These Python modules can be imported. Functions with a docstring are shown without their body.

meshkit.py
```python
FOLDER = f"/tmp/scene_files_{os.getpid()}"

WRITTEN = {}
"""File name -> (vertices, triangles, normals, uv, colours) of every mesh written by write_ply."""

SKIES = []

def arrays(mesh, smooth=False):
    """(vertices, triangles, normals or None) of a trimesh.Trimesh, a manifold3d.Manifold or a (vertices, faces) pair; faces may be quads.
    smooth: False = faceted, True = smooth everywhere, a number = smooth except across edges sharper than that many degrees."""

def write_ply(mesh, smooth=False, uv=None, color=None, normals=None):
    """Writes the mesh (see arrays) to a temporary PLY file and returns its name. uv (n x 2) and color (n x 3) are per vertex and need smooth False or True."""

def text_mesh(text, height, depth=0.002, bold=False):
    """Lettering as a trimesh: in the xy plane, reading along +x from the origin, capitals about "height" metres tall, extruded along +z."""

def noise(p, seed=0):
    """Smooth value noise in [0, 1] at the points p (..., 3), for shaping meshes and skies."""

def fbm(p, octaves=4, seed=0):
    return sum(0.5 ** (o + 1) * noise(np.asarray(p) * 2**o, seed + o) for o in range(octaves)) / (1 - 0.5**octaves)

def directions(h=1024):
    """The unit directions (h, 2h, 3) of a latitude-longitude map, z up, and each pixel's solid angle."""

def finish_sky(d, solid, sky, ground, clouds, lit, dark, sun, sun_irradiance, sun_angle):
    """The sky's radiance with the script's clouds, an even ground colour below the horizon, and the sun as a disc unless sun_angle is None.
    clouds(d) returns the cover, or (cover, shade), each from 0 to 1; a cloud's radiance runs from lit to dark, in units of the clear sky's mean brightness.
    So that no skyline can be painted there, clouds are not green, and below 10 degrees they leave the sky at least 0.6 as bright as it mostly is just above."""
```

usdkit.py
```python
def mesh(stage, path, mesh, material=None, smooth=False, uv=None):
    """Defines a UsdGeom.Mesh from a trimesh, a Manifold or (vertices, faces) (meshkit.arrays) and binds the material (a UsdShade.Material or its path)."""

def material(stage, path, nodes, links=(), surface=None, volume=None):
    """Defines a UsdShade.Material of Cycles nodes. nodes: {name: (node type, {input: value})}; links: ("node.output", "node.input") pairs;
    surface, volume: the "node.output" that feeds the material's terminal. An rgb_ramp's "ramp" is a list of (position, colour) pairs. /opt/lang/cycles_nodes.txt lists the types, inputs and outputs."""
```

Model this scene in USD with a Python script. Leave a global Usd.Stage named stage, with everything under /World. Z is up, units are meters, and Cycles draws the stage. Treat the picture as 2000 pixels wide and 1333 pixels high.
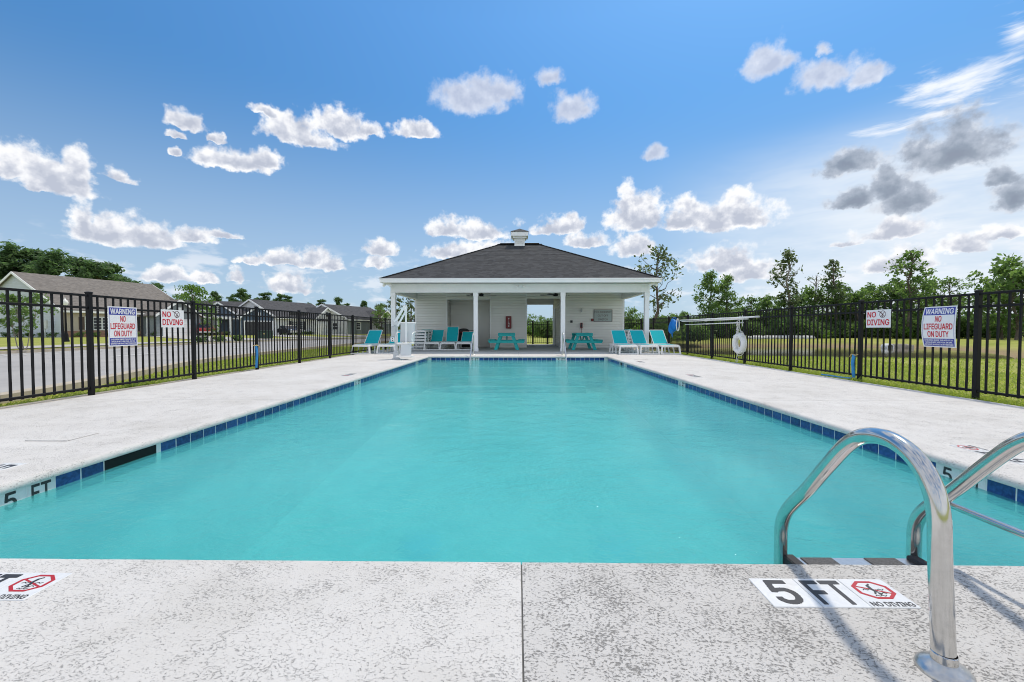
import math, numpy as np, trimesh, usdkit, meshkit
from shapely.geometry import Polygon, Point, LineString, box as sbox
from shapely import affinity
from pxr import Usd, UsdGeom, UsdLux, UsdShade, Gf, Sdf, Vt

stage = Usd.Stage.CreateInMemory()
UsdGeom.SetStageUpAxis(stage, UsdGeom.Tokens.z)
UsdGeom.SetStageMetersPerUnit(stage, 1.0)
UsdGeom.Xform.Define(stage, '/World')
stage.SetDefaultPrim(stage.GetPrimAtPath('/World'))
UsdGeom.Scope.Define(stage, '/World/Looks')
PI = math.pi

# ------------------------------------------------------------------ camera, sky, sun, exposure
EXPOSURE = 0.58
SKY_STRENGTH = 0.148
SUN_INTENSITY = 0.50
SUN_DIR = np.array([0.30, 0.40, 1.0]); SUN_DIR /= np.linalg.norm(SUN_DIR)
SUN_EL = math.asin(SUN_DIR[2]); SUN_ROT = math.atan2(SUN_DIR[0], SUN_DIR[1])
YAW, PITCH, CAM_H, FOC = 0.0132, 0.0277, 0.8814, 817.95

cam = UsdGeom.Camera.Define(stage, '/World/camera')
cam.CreateHorizontalApertureAttr(36.0)
cam.CreateVerticalApertureAttr(36.0 * 682 / 1024)
cam.CreateFocalLengthAttr(FOC / 2000 * 36.0)
cam.CreateClippingRangeAttr(Gf.Vec2f(0.05, 5000))
cam.CreateExposureAttr(EXPOSURE)
_f = np.array([-math.sin(YAW) * math.cos(PITCH), math.cos(YAW) * math.cos(PITCH), -math.sin(PITCH)])
_r = np.array([math.cos(YAW), math.sin(YAW), 0]); _u = np.cross(_r, _f)
cam.AddTransformOp().Set(Gf.Matrix4d(*_r, 0, *_u, 0, *(-_f), 0, 0, 0, CAM_H, 1))

sun = UsdLux.DistantLight.Define(stage, '/World/sun')
sun.CreateIntensityAttr(SUN_INTENSITY); sun.CreateAngleAttr(3.0); sun.CreateNormalizeAttr(True)
sun.CreateColorAttr(Gf.Vec3f(1.0, 0.90, 0.76))
_z = SUN_DIR; _x = np.cross([0, 1, 0], _z); _x /= np.linalg.norm(_x); _y = np.cross(_z, _x)
sun.AddTransformOp().Set(Gf.Matrix4d(*_x, 0, *_y, 0, *_z, 0, 0, 0, 50, 1))

# clouds of the sky: (azimuth, elevation of the flat base, half width, height), radians
CUMULUS = [(-0.844, 0.226, 0.066, 0.064), (-0.813, 0.237, 0.032, 0.062), (-0.886, 0.233, 0.03, 0.045), (-0.858, 0.218, 0.029, 0.023), (-0.763, 0.254, 0.026, 0.029), (-0.807, 0.159, 0.024, 0.078), (-0.781, 0.154, 0.054, 0.052), (-0.728, 0.158, 0.066, 0.056), (-0.666, 0.167, 0.05, 0.032), (-0.615, 0.18, 0.04, 0.017), (-0.67, 0.363, 0.039, 0.037), (-0.678, 0.343, 0.019, 0.013), (-0.626, 0.351, 0.018, 0.015), (-0.596, 0.314, 0.08, 0.041), (-0.548, 0.323, 0.04, 0.038), (-0.679, 0.316, 0.013, 0.013), (-0.487, 0.38, 0.078, 0.061), (-0.394, 0.41, 0.064, 0.053), (-0.458, 0.377, 0.069, 0.037), (-0.337, 0.415, 0.035, 0.028), (-0.538, 0.414, 0.038, 0.017), (-0.239, 0.422, 0.064, 0.038), (0.287, 0.234, 0.083, 0.083), (0.25, 0.251, 0.038, 0.085), (0.373, 0.229, 0.068, 0.06), (0.477, 0.223, 0.087, 0.071), (0.439, 0.217, 0.069, 0.061), (-0.17, 0.219, 0.071, 0.045), (-0.08, 0.217, 0.066, 0.039), (0.084, 0.228, 0.096, 0.041), (0.122, 0.234, 0.048, 0.04), (0.161, 0.198, 0.061, 0.039), (-0.505, 0.14, 0.076, 0.033), (-0.454, 0.146, 0.036, 0.045), (-0.57, 0.133, 0.035, 0.022), (-0.317, 0.168, 0.051, 0.04), (-0.325, 0.14, 0.046, 0.034), (-0.424, 0.135, 0.041, 0.043), (-0.698, 0.09, 0.044, 0.03), (-0.644, 0.092, 0.037, 0.023), (-0.595, 0.097, 0.026, 0.03), (-0.501, 0.084, 0.071, 0.047), (-0.152, 0.169, 0.095, 0.042), (-0.068, 0.168, 0.109, 0.042), (0.271, 0.175, 0.067, 0.058), (0.455, 0.132, 0.087, 0.065), (0.507, 0.109, 0.073, 0.052), (0.719, 0.165, 0.069, 0.04), (0.743, 0.107, 0.045, 0.043), (0.809, 0.13, 0.039, 0.035), (0.844, 0.144, 0.031, 0.026), (0.706, 0.106, 0.028, 0.031), (0.655, 0.157, 0.03, 0.013)]
GREY = [(0.787, 0.272, 0.085, 0.070), (0.749, 0.287, 0.033, 0.052), (0.66, 0.292, 0.052, 0.041), (0.714, 0.238, 0.032, 0.05), (0.738, 0.214, 0.049, 0.047), (0.661, 0.229, 0.047, 0.032), (0.86, 0.196, 0.029, 0.047), (0.848, 0.228, 0.025, 0.025)]
PALE = [(0.528, 0.488, 0.049, 0.039), (0.621, 0.444, 0.064, 0.037), (0.683, 0.427, 0.041, 0.028), (0.623, 0.482, 0.017, 0.018), (-0.097, 0.492, 0.113, 0.055), (-0.031, 0.507, 0.05, 0.042), (0.071, 0.533, 0.041, 0.026), (0.124, 0.475, 0.066, 0.038), (0.313, 0.372, 0.033, 0.023)]
VEIL = [(0.801, 0.369, 0.115, 0.052), (0.778, 0.341, 0.102, 0.022), (0.86, 0.422, 0.035, 0.037)]


def make_sky():
    N, L = {}, []
    k = [0]

    def n(kind, ins=None, **links):
        name = f'n{k[0]}'; k[0] += 1
        N[name] = (kind, ins or {})
        for a, b in links.items():
            L.append((b, f'{name}.{a}'))
        return name

    def m(op, a, b=None, c=None, clamp=False):
        ins, links = {'math_type': op}, {}
        if clamp:
            ins['use_clamp'] = True
        for key, v in (('value1', a), ('value2', b), ('value3', c)):
            if v is None:
                continue
            if isinstance(v, str):
                links[key] = v
            else:
                ins[key] = v
        return n('math', ins, **links) + '.value'

    tc = n('texture_coordinate')
    d = n('vector_math', {'math_type': 'normalize'}, vector1=tc + '.generated') + '.vector'
    sep = n('separate_xyz', {}, vector=d)
    az = m('arctan2', sep + '.x', sep + '.y')
    el = m('arcsine', sep + '.z')
    p0 = n('combine_xyz', {}, x=az, y=el) + '.vector'
    w1 = n('noise_texture', {'scale': 9.0, 'detail': 2.0, 'roughness': 0.5}, vector=d) + '.color'
    w2 = n('noise_texture', {'scale': 48.0, 'detail': 4.0, 'roughness': 0.55}, vector=d) + '.color'
    wa = n('vector_math', {'math_type': 'multiply_add', 'vector2': (0.026, 0.02, 0.0), 'vector3': (-0.013, -0.01, 0.0)}, vector1=w1) + '.vector'
    wb = n('vector_math', {'math_type': 'multiply_add', 'vector2': (0.03, 0.022, 0.0), 'vector3': (-0.015, -0.011, 0.0)}, vector1=w2) + '.vector'
    p1 = n('vector_math', {'math_type': 'add'}, vector1=p0, vector2=wa) + '.vector'
    p = n('vector_math', {'math_type': 'add'}, vector1=p1, vector2=wb) + '.vector'

    def field(blobs, pt, under=-4.0):
        out = None
        for (a, e, hw, hh) in blobs:
            q = n('mapping', {'mapping_type': 'texture', 'location': (a, e, 0), 'scale': (hw, hh, 1)}, vector=pt) + '.vector'
            q2 = n('vector_math', {'math_type': 'multiply', 'vector2': (-1, under, 0)}, vector1=q) + '.vector'
            q3 = n('vector_math', {'math_type': 'maximum'}, vector1=q, vector2=q2) + '.vector'
            ln = n('vector_math', {'math_type': 'length'}, vector1=q3) + '.value'
            f = m('subtract', 1.0, ln)
            out = f if out is None else m('maximum', out, f)
        return out

    # unseen clouds out of the picture, cover raised to lift and neutralise ambient light
    proj = n('vector_math', {'math_type': 'multiply', 'vector2': (1, 1, 2.2)}, vector1=d) + '.vector'
    gen = n('noise_texture', {'scale': 5.0, 'detail': 5.0, 'roughness': 0.55}, vector=proj) + '.fac'
    gen = m('multiply_add', gen, 3.4, -1.38)
    absaz = m('absolute', az)
    outside = m('multiply_add', absaz, 6.0, -5.7, clamp=True)
    inhi = m('multiply_add', el, 8.0, -5.2, clamp=True)
    outside = m('maximum', outside, inhi)
    gen = m('add', gen, m('multiply_add', outside, 3.0, -3.0))
    fine = n('noise_texture', {'scale': 22.0, 'detail': 7.0, 'roughness': 0.58}, vector=d) + '.fac'
    fine2 = m('multiply_add', fine, 1.8, -0.90)
    F = m('maximum', field(CUMULUS, p), gen)
    Fn = m('add', F, fine2)
    cov = n('map_range', {'range_type': 'smoothstep', 'from_min': 0.07, 'from_max': 0.48, 'to_min': 0, 'to_max': 0.96, 'clamp': True}, value=Fn) + '.result'
    # billow relief: the same noise, looked up a little towards the sun
    sh = n('vector_math', {'math_type': 'add', 'vector2': (0.006, 0.0, 0.012)}, vector1=d) + '.vector'
    r1 = n('noise_texture', {'scale': 30.0, 'detail': 4.0, 'roughness': 0.55}, vector=d) + '.fac'
    r2 = n('noise_texture', {'scale': 30.0, 'detail': 4.0, 'roughness': 0.55}, vector=sh) + '.fac'
    rel = m('subtract', r1, r2)
    t = m('multiply_add', F, 1.2, -0.10)
    t = m('multiply_add', rel, -2.2, t, clamp=True)
    colB = n('rgb_ramp', {'ramp': [(0.0, (1.0, 1.0, 1.0)), (0.28, (0.90, 0.905, 0.93)), (0.62, (0.66, 0.685, 0.76)), (1.0, (0.50, 0.535, 0.63))]}, fac=t) + '.color'
    G = m('add', field(GREY, p, -3.0), fine2)
    covG = n('map_range', {'range_type': 'smoothstep', 'from_min': -0.08, 'from_max': 0.42, 'to_min': 0, 'to_max': 0.92, 'clamp': True}, value=G) + '.result'
    tg = m('multiply_add', rel, -1.5, m('multiply_add', G, 0.9, 0.0), clamp=True)
    colG = n('rgb_ramp', {'ramp': [(0.0, (0.66, 0.70, 0.77)), (0.25, (0.43, 0.48, 0.57)), (0.7, (0.27, 0.32, 0.40)), (1.0, (0.23, 0.27, 0.35))]}, fac=tg) + '.color'
    Pf = m('add', field(PALE, p, -1.8), fine2)
    covP = n('map_range', {'range_type': 'smoothstep', 'from_min': -0.05, 'from_max': 0.6, 'to_min': 0, 'to_max': 0.85, 'clamp': True}, value=Pf) + '.result'
    # thin high veil, streaked, thicker towards the sun's side
    st = n('mapping', {'mapping_type': 'point', 'rotation': (0, 0, -0.30), 'scale': (5.0, 24.0, 1.0)}, vector=p1) + '.vector'
    streak = n('noise_texture', {'scale': 1.0, 'detail': 6.0, 'roughness': 0.62, 'distortion': 0.4}, vector=st) + '.fac'
    V = m('add', m('multiply', field(VEIL, p1, -1.2), 1.0), m('multiply_add', streak, 3.4, -1.95))
    covV = n('map_range', {'range_type': 'smoothstep', 'from_min': -0.05, 'from_max': 0.75, 'to_min': 0, 'to_max': 0.9, 'clamp': True}, value=V) + '.result'
    side = n('map_range', {'range_type': 'smoothstep', 'from_min': 0.25, 'from_max': 0.72, 'to_min': 0, 'to_max': 1, 'clamp': True}, value=az) + '.result'
    low = n('map_range', {'range_type': 'smoothstep', 'from_min': 0.40, 'from_max': 0.24, 'to_min': 0, 'to_max': 1, 'clamp': True}, value=el) + '.result'
    low2 = n('map_range', {'range_type': 'smoothstep', 'from_min': 0.50, 'from_max': 0.0, 'to_min': 0, 'to_max': 1, 'clamp': True}, value=el) + '.result'
    hv = m('multiply', m('multiply', side, low), m('multiply_add', streak, 1.3, 0.22, clamp=True))
    haze = m('multiply', low2, 0.72)
    lowp = n('mapping', {'mapping_type': 'point', 'scale': (13.0, 34.0, 1.0)}, vector=p1) + '.vector'
    lown = n('noise_texture', {'scale': 1.0, 'detail': 6.0, 'roughness': 0.55}, vector=lowp) + '.fac'
    lb1 = n('map_range', {'range_type': 'smoothstep', 'from_min': 0.03, 'from_max': 0.07, 'to_min': 0, 'to_max': 1, 'clamp': True}, value=el) + '.result'
    lb2 = n('map_range', {'range_type': 'smoothstep', 'from_min': 0.19, 'from_max': 0.12, 'to_min': 0, 'to_max': 1, 'clamp': True}, value=el) + '.result'
    covL = n('map_range', {'range_type': 'smoothstep', 'from_min': 0.50, 'from_max': 0.66, 'to_min': 0, 'to_max': 0.62, 'clamp': True}, value=lown) + '.result'
    covL = m('multiply', covL, m('multiply', lb1, lb2))

    sky = n('sky_texture', {'sky_type': 'single_scattering', 'sun_disc': False, 'sun_elevation': SUN_EL, 'sun_rotation': SUN_ROT, 'altitude': 0.0, 'air_density': 1.0, 'aerosol_density': 0.6, 'ozone_density': 2.2}) + '.color'
    U = CLOUD_LEVEL

    def scaled(c, s):
        return n('vector_math', {'math_type': 'scale', 'scale': s}, vector1=c) + '.vector'

    def over(base, col, fac):
        ins, links = {'mix_type': 'mix'}, {'color1': base, 'fac': fac}
        if isinstance(col, str):
            links['color2'] = col
        else:
            ins['color2'] = col
        return n('mix', ins, **links) + '.color'

    sky = n('hsv', {'hue': SKY_HUE, 'saturation': SKY_SAT, 'value': SKY_VAL, 'fac': 1.0}, color=sky) + '.color'
    sky = n('mix', {'mix_type': 'multiply', 'fac': 1.0, 'color2': (0.42, 0.70, 0.81)}, color1=sky) + '.color'
    dim = n('map_range', {'range_type': 'linear', 'from_min': 0.0, 'from_max': 0.62, 'to_min': 0.46, 'to_max': 0.95, 'clamp': True}, value=el) + '.result'
    sky = n('vector_math', {'math_type': 'scale'}, vector1=sky, scale=dim) + '.vector'
    c = over(sky, tuple(U * x for x in (0.52, 0.64, 0.82)), haze)
    c = over(c, tuple(U * x for x in (0.80, 0.86, 0.93)), m('multiply', hv, 0.92))
    c = over(c, tuple(U * x for x in (0.86, 0.89, 0.94)), covL)
    c = over(c, tuple(U * x for x in (0.95, 0.97, 1.0)), covV)
    tp = m('multiply_add', rel, -1.6, m('multiply_add', Pf, 0.9, 0.05), clamp=True)
    colP = n('rgb_ramp', {'ramp': [(0.0, (0.90, 0.91, 0.95)), (0.4, (0.70, 0.735, 0.83)), (1.0, (0.53, 0.57, 0.69))]}, fac=tp) + '.color'
    c = over(c, scaled(colP, U), covP)
    c = over(c, scaled(colB, U), cov)
    c = over(c, scaled(colG, U), covG)
    bg = n('background_shader', {'strength': SKY_STRENGTH}, color=c)
    return usdkit.material(stage, '/World/Looks/sky_look', N, L, surface=bg + '.background')


CLOUD_LEVEL, SKY_HUE, SKY_SAT, SKY_VAL = 4.85, 0.5, 1.12, 1.0
dome = UsdLux.DomeLight.Define(stage, '/World/sky')
dome.GetPrim().SetCustomDataByKey('kind', 'structure')
UsdShade.MaterialBindingAPI.Apply(dome.GetPrim()).Bind(make_sky())

# ------------------------------------------------------------------ helpers: naming, prims
USED = {}


def path_for(parent, name):
    base = str(parent) + '/' + name
    k = USED.get(base, 0); USED[base] = k + 1
    return base if k == 0 else f'{base}_{k:03d}'


def tag(prim, label=None, cat=None, group=None, kind=None):
    for key, v in (('label', label), ('category', cat), ('group', group), ('kind', kind)):
        if v:
            prim.SetCustomDataByKey(key, v)
    return prim


def thing(name, label, cat, loc=(0, 0, 0), rotz=0.0, group=None, kind=None):
    x = UsdGeom.Xform.Define(stage, path_for('/World', name))
    x.AddTranslateOp().Set(Gf.Vec3d(*map(float, loc))); x.AddRotateZOp().Set(float(math.degrees(rotz)))
    return tag(x.GetPrim(), label, cat, group, kind)


def put(parent, name, mesh, material, smooth=False, label=None):
    """One Mesh prim, a part of parent (a prim) or a top-level object (parent None)."""
    if isinstance(mesh, list):
        mesh = join(mesh)
    p = usdkit.mesh(stage, path_for(parent.GetPath() if parent else '/World', name), mesh, material, smooth).GetPrim()
    return tag(p, label)


def dup(src, label, loc, rotz=0.0, group=None, scale=None):
    was = src.GetCustomData()
    name = src.GetName()
    x = UsdGeom.Xform.Define(stage, path_for('/World', name))
    x.GetPrim().GetReferences().AddInternalReference(src.GetPath())
    x.ClearXformOpOrder()
    x.AddTranslateOp().Set(Gf.Vec3d(*map(float, loc)))
    x.AddRotateZOp().Set(float(math.degrees(rotz)))
    if scale:
        x.AddScaleOp().Set(Gf.Vec3f(*map(float, scale)))
    x.GetPrim().SetInstanceable(True)
    return tag(x.GetPrim(), label, was.get('category'), group or was.get('group'))


# ------------------------------------------------------------------ helpers: shapes, each returns (vertices, triangles)
def VF(m):
    return np.asarray(m.vertices, float), np.asarray(m.faces, int)


def join(parts):
    V, F, k = [], [], 0
    for v, f in parts:
        V.append(v); F.append(np.asarray(f) + k); k += len(v)
    return np.vstack(V), np.vstack(F)


def move(m, d=(0, 0, 0), rz=0.0, s=1.0, rx=0.0, ry=0.0):
    v, f = m
    v = v * s
    for ang, (a, b) in ((rx, (1, 2)), (ry, (2, 0)), (rz, (0, 1))):
        if ang:
            c, q = math.cos(ang), math.sin(ang)
            v = v.copy(); va, vb = v[:, a].copy(), v[:, b].copy()
            v[:, a] = c * va - q * vb; v[:, b] = q * va + c * vb
    return v + np.asarray(d, float), f


def to_frame(m, o, ax, ay, az):
    v, f = m
    M = np.array([ax, ay, az], float)
    f2 = f if np.linalg.det(M) > 0 else f[:, ::-1]
    return v @ M + np.asarray(o, float), f2


def box(x0, x1, y0, y1, z0, z1, bev=0.0):
    if bev <= 0:
        return VF(trimesh.creation.box(bounds=[(min(x0, x1), min(y0, y1), min(z0, z1)), (max(x0, x1), max(y0, y1), max(z0, z1))]))
    pts = []
    b = min(bev, abs(x1 - x0) * .45, abs(y1 - y0) * .45, abs(z1 - z0) * .45)
    for x, sx in ((min(x0, x1), 1), (max(x0, x1), -1)):
        for y, sy in ((min(y0, y1), 1), (max(y0, y1), -1)):
            for z, sz in ((min(z0, z1), 1), (max(z0, z1), -1)):
                pts += [(x + sx * b, y + sy * b, z), (x + sx * b, y, z + sz * b), (x, y + sy * b, z + sz * b)]
    return VF(trimesh.convex.convex_hull(np.array(pts)))


def hull(pts):
    return VF(trimesh.convex.convex_hull(np.array(pts, float)))


def tube(path, r, n=8, cap=True):
    p = np.asarray(path, float)
    r = np.broadcast_to(np.asarray(r, float), (len(p),))
    t = np.gradient(p, axis=0); t /= np.linalg.norm(t, axis=1, keepdims=True) + 1e-12
    ref = np.array([0, 0, 1.0]) if abs(t[0, 2]) < .9 else np.array([1.0, 0, 0])
    a = np.cross(t[0], ref); a /= np.linalg.norm(a)
    A = []
    for k in range(len(p)):
        a = a - t[k] * (a @ t[k]); a /= np.linalg.norm(a) + 1e-12
        A.append(a)
    A = np.array(A); B = np.cross(t, A)
    ang = np.arange(n) * 2 * PI / n
    v = p[:, None] + r[:, None, None] * (np.cos(ang)[None, :, None] * A[:, None] + np.sin(ang)[None, :, None] * B[:, None])
    v = v.reshape(-1, 3)
    i, j = np.meshgrid(np.arange(len(p) - 1), np.arange(n), indexing='ij')
    q = np.stack([i * n + j, i * n + (j + 1) % n, (i + 1) * n + (j + 1) % n, (i + 1) * n + j], -1).reshape(-1, 4)
    f = np.vstack([q[:, [0, 1, 2]], q[:, [0, 2, 3]]])
    if cap:
        k = len(v); v = np.vstack([v, p[0], p[-1]])
        j = np.arange(n); e = (len(p) - 1) * n
        f = np.vstack([f, np.stack([np.full(n, k), (j + 1) % n, j], 1), np.stack([np.full(n, k + 1), e + j, e + (j + 1) % n], 1)])
    return v, f


def bar(a, b, w, h=None):
    """A square bar from a to b."""
    a, b = np.asarray(a, float), np.asarray(b, float); h = h or w
    t = (b - a) / np.linalg.norm(b - a)
    ref = np.array([0, 0, 1.0]) if abs(t[2]) < .95 else np.array([0, 1.0, 0])
    s = np.cross(t, ref); s /= np.linalg.norm(s); u = np.cross(s, t)
    return hull([e + sx * s * w / 2 + su * u * h / 2 for e in (a, b) for sx in (-1, 1) for su in (-1, 1)])


def extrude(poly, h):
    gs = getattr(poly, 'geoms', [poly])
    return join([VF(trimesh.creation.extrude_polygon(g, h, engine='earcut')) for g in gs])


def lathe(prof, n=24):
    return VF(trimesh.creation.revolve(np.array(prof, float), sections=n))


def sphere(c, r, sub=2):
    m = trimesh.creation.icosphere(sub, 1.0)
    return np.asarray(m.vertices) * np.asarray(r) + np.asarray(c, float), np.asarray(m.faces)


def quad(pts):
    return np.array(pts, float), np.array([[0, 1, 2], [0, 2, 3]])


def sheet(poly, z):
    """A flat polygon as a single upward-facing sheet."""
    gs = getattr(poly, 'geoms', [poly]); out = []
    for g in gs:
        v, f = trimesh.creation.triangulate_polygon(g, engine='earcut')
        v = np.asarray(v); f = np.asarray(f)
        a = v[f]; area = (a[:, 1, 0] - a[:, 0, 0]) * (a[:, 2, 1] - a[:, 0, 1]) - (a[:, 1, 1] - a[:, 0, 1]) * (a[:, 2, 0] - a[:, 0, 0])
        f = np.where((area < 0)[:, None], f[:, ::-1], f)
        out.append((np.column_stack([v, np.full(len(v), z)]), f))
    return join(out)


def curve(pts, n=12):
    """Catmull-Rom through the points."""
    P = np.asarray(pts, float); P = np.vstack([2 * P[0] - P[1], P, 2 * P[-1] - P[-2]]); out = []
    for i in range(1, len(P) - 2):
        t = np.linspace(0, 1, n, endpoint=False)[:, None]
        a, b, c, d = P[i - 1:i + 3]
        out.append(.5 * (2 * b + (c - a) * t + (2 * a - 5 * b + 4 * c - d) * t ** 2 + (3 * b - a - 3 * c + d) * t ** 3))
    return np.vstack(out + [P[-2:-1]])


def lettering(text, height, width=None, bold=True, depth=0.0015):
    """Letters centred on the origin in the xy plane, raised towards +z."""
    v, f = VF(meshkit.text_mesh(text, height, depth, bold))
    lo, hi = v.min(0), v.max(0)
    v = v - [(lo[0] + hi[0]) / 2, (lo[1] + hi[1]) / 2, 0]
    s = np.array([width / (hi[0] - lo[0]) if width else 1.0, height / (hi[1] - lo[1]), 1.0])
    return v * s, f


# ------------------------------------------------------------------ materials
def mat(name, color, rough=0.5, metallic=0.0, spec=0.5, noise=None, bump=None, obj=False, var=0.0, coat=0.0):
    """noise: (scale, amount, detail); bump: (scale, strength, distance); var: tone variation from piece to piece."""
    N = {'p': ('principled_bsdf', {'base_color': color, 'roughness': rough, 'metallic': metallic, 'specular_ior_level': spec, 'coat_weight': coat})}
    L = []
    if noise or bump:
        N['g'] = ('texture_coordinate', {}) if obj else ('geometry', {})
        src = 'g.object' if obj else 'g.position'
    if noise:
        sc, am, det = noise
        N['n'] = ('noise_texture', {'scale': sc, 'detail': det, 'roughness': 0.6})
        N['r'] = ('rgb_ramp', {'ramp': [(0.25, tuple(c * (1 - am) for c in color)), (0.75, tuple(min(c * (1 + am), 1) for c in color))]})
        L += [(src, 'n.vector'), ('n.fac', 'r.fac')]
        last = 'r.color'
        if not var:
            L.append((last, 'p.base_color'))
    if var:
        N['o'] = ('object_info', {})
        N['mr'] = ('map_range', {'from_min': 0.0, 'from_max': 1.0, 'to_min': 1 - var, 'to_max': 1 + var})
        N['vm'] = ('vector_math', {'math_type': 'scale', 'vector1': color})
        L += [('o.random', 'mr.value'), ('mr.result', 'vm.scale'), ('vm.vector', 'p.base_color')]
        if noise:
            L.append(('r.color', 'vm.vector1'))
    if bump:
        sc, st, di = bump
        N['bn'] = ('noise_texture', {'scale': sc, 'detail': 4.0, 'roughness': 0.6})
        N['b'] = ('bump', {'strength': st, 'distance': di})
        L += [(src, 'bn.vector'), ('bn.fac', 'b.height'), ('b.normal', 'p.normal')]
    return usdkit.material(stage, '/World/Looks/' + name, N, L, surface='p.BSDF')


def foliage(name, dark, light, trans=0.35):
    N = {'g': ('geometry', {}), 'r': ('rgb_ramp', {'ramp': [(0.0, dark), (0.6, tuple((a + b) / 2 for a, b in zip(dark, light))), (1.0, light)]}),
         'd': ('principled_bsdf', {'roughness': 0.55, 'specular_ior_level': 0.35}), 't': ('translucent_bsdf', {}),
         'h': ('hsv', {'saturation': 1.1, 'value': 2.2}), 'm': ('mix_closure', {'fac': trans})}
    L = [('g.random_per_island', 'r.fac'), ('r.color', 'd.base_color'), ('r.color', 'h.color'), ('h.color', 't.color'), ('d.BSDF', 'm.closure1'), ('t.BSDF', 'm.closure2')]
    return usdkit.material(stage, '/World/Looks/' + name, N, L, surface='m.closure')


M = {}
M['black_metal'] = mat('black_metal', (0.007, 0.007, 0.008), 0.5, 0.0, 0.22, bump=(60, .05, .002))
M['white_plastic'] = mat('white_plastic', (0.80, 0.80, 0.78), 0.4, noise=(9, .05, 3), obj=True)
M['white_paint'] = mat('white_paint', (0.83, 0.835, 0.83), 0.45, noise=(2.5, .04, 4))
M['siding'] = mat('siding', (0.80, 0.795, 0.75), 0.55, noise=(1.2, .04, 4), bump=(90, .08, .002))
M['ribbed_panel'] = mat('ribbed_panel', (0.80, 0.81, 0.795), 0.5, noise=(2.0, .04, 3))
M['ceiling'] = mat('ceiling', (0.74, 0.75, 0.72), 0.6)
M['teal_fabric'] = mat('teal_fabric', (0.016, 0.47, 0.52), 0.85, 0.0, 0.15, noise=(14, .07, 4), bump=(700, .25, .001), obj=True, var=.06)
M['teal_paint'] = mat('teal_paint', (0.005, 0.42, 0.41), 0.45, noise=(6, .12, 4), obj=True)
M['joint_grey'] = mat('joint_grey', (0.13, 0.13, 0.128), 0.9)
M['dark_grey'] = mat('dark_grey', (0.06, 0.065, 0.07), 0.5)
M['tread_rubber'] = mat('tread_rubber', (0.07, 0.07, 0.072), 0.7, noise=(140, .5, 3), bump=(220, .8, .003))
M['black_rubber'] = mat('black_rubber', (0.025, 0.025, 0.027), 0.75, bump=(400, .5, .002))
M['steel'] = mat('steel', (0.64, 0.63, 0.61), 0.13, 1.0, noise=(40, .06, 3), bump=(25, .03, .004))
M['brushed_steel'] = mat('brushed_steel', (0.60, 0.59, 0.57), 0.28, 1.0, noise=(60, .1, 3))
M['grey_plastic'] = mat('grey_plastic', (0.50, 0.52, 0.52), 0.45)
M['light_grey'] = mat('light_grey', (0.62, 0.64, 0.64), 0.45)
M['red'] = mat('red', (0.42, 0.012, 0.018), 0.45)
M['dark_red'] = mat('dark_red', (0.17, 0.010, 0.012), 0.4)
M['sign_white'] = mat('sign_white', (0.74, 0.75, 0.76), 0.4, noise=(8, .04, 3))
M['sign_blue'] = mat('sign_blue', (0.045, 0.055, 0.30), 0.4)
M['sign_red'] = mat('sign_red', (0.52, 0.015, 0.03), 0.4)
M['sign_grey'] = mat('sign_grey', (0.36, 0.42, 0.41), 0.5)
M['letter_black'] = mat('letter_black', (0.03, 0.03, 0.033), 0.5)
M['letter_brown'] = mat('letter_brown', (0.10, 0.045, 0.04), 0.5)
M['blue_net'] = mat('blue_net', (0.008, 0.20, 0.62), 0.6, noise=(40, .2, 3))
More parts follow.
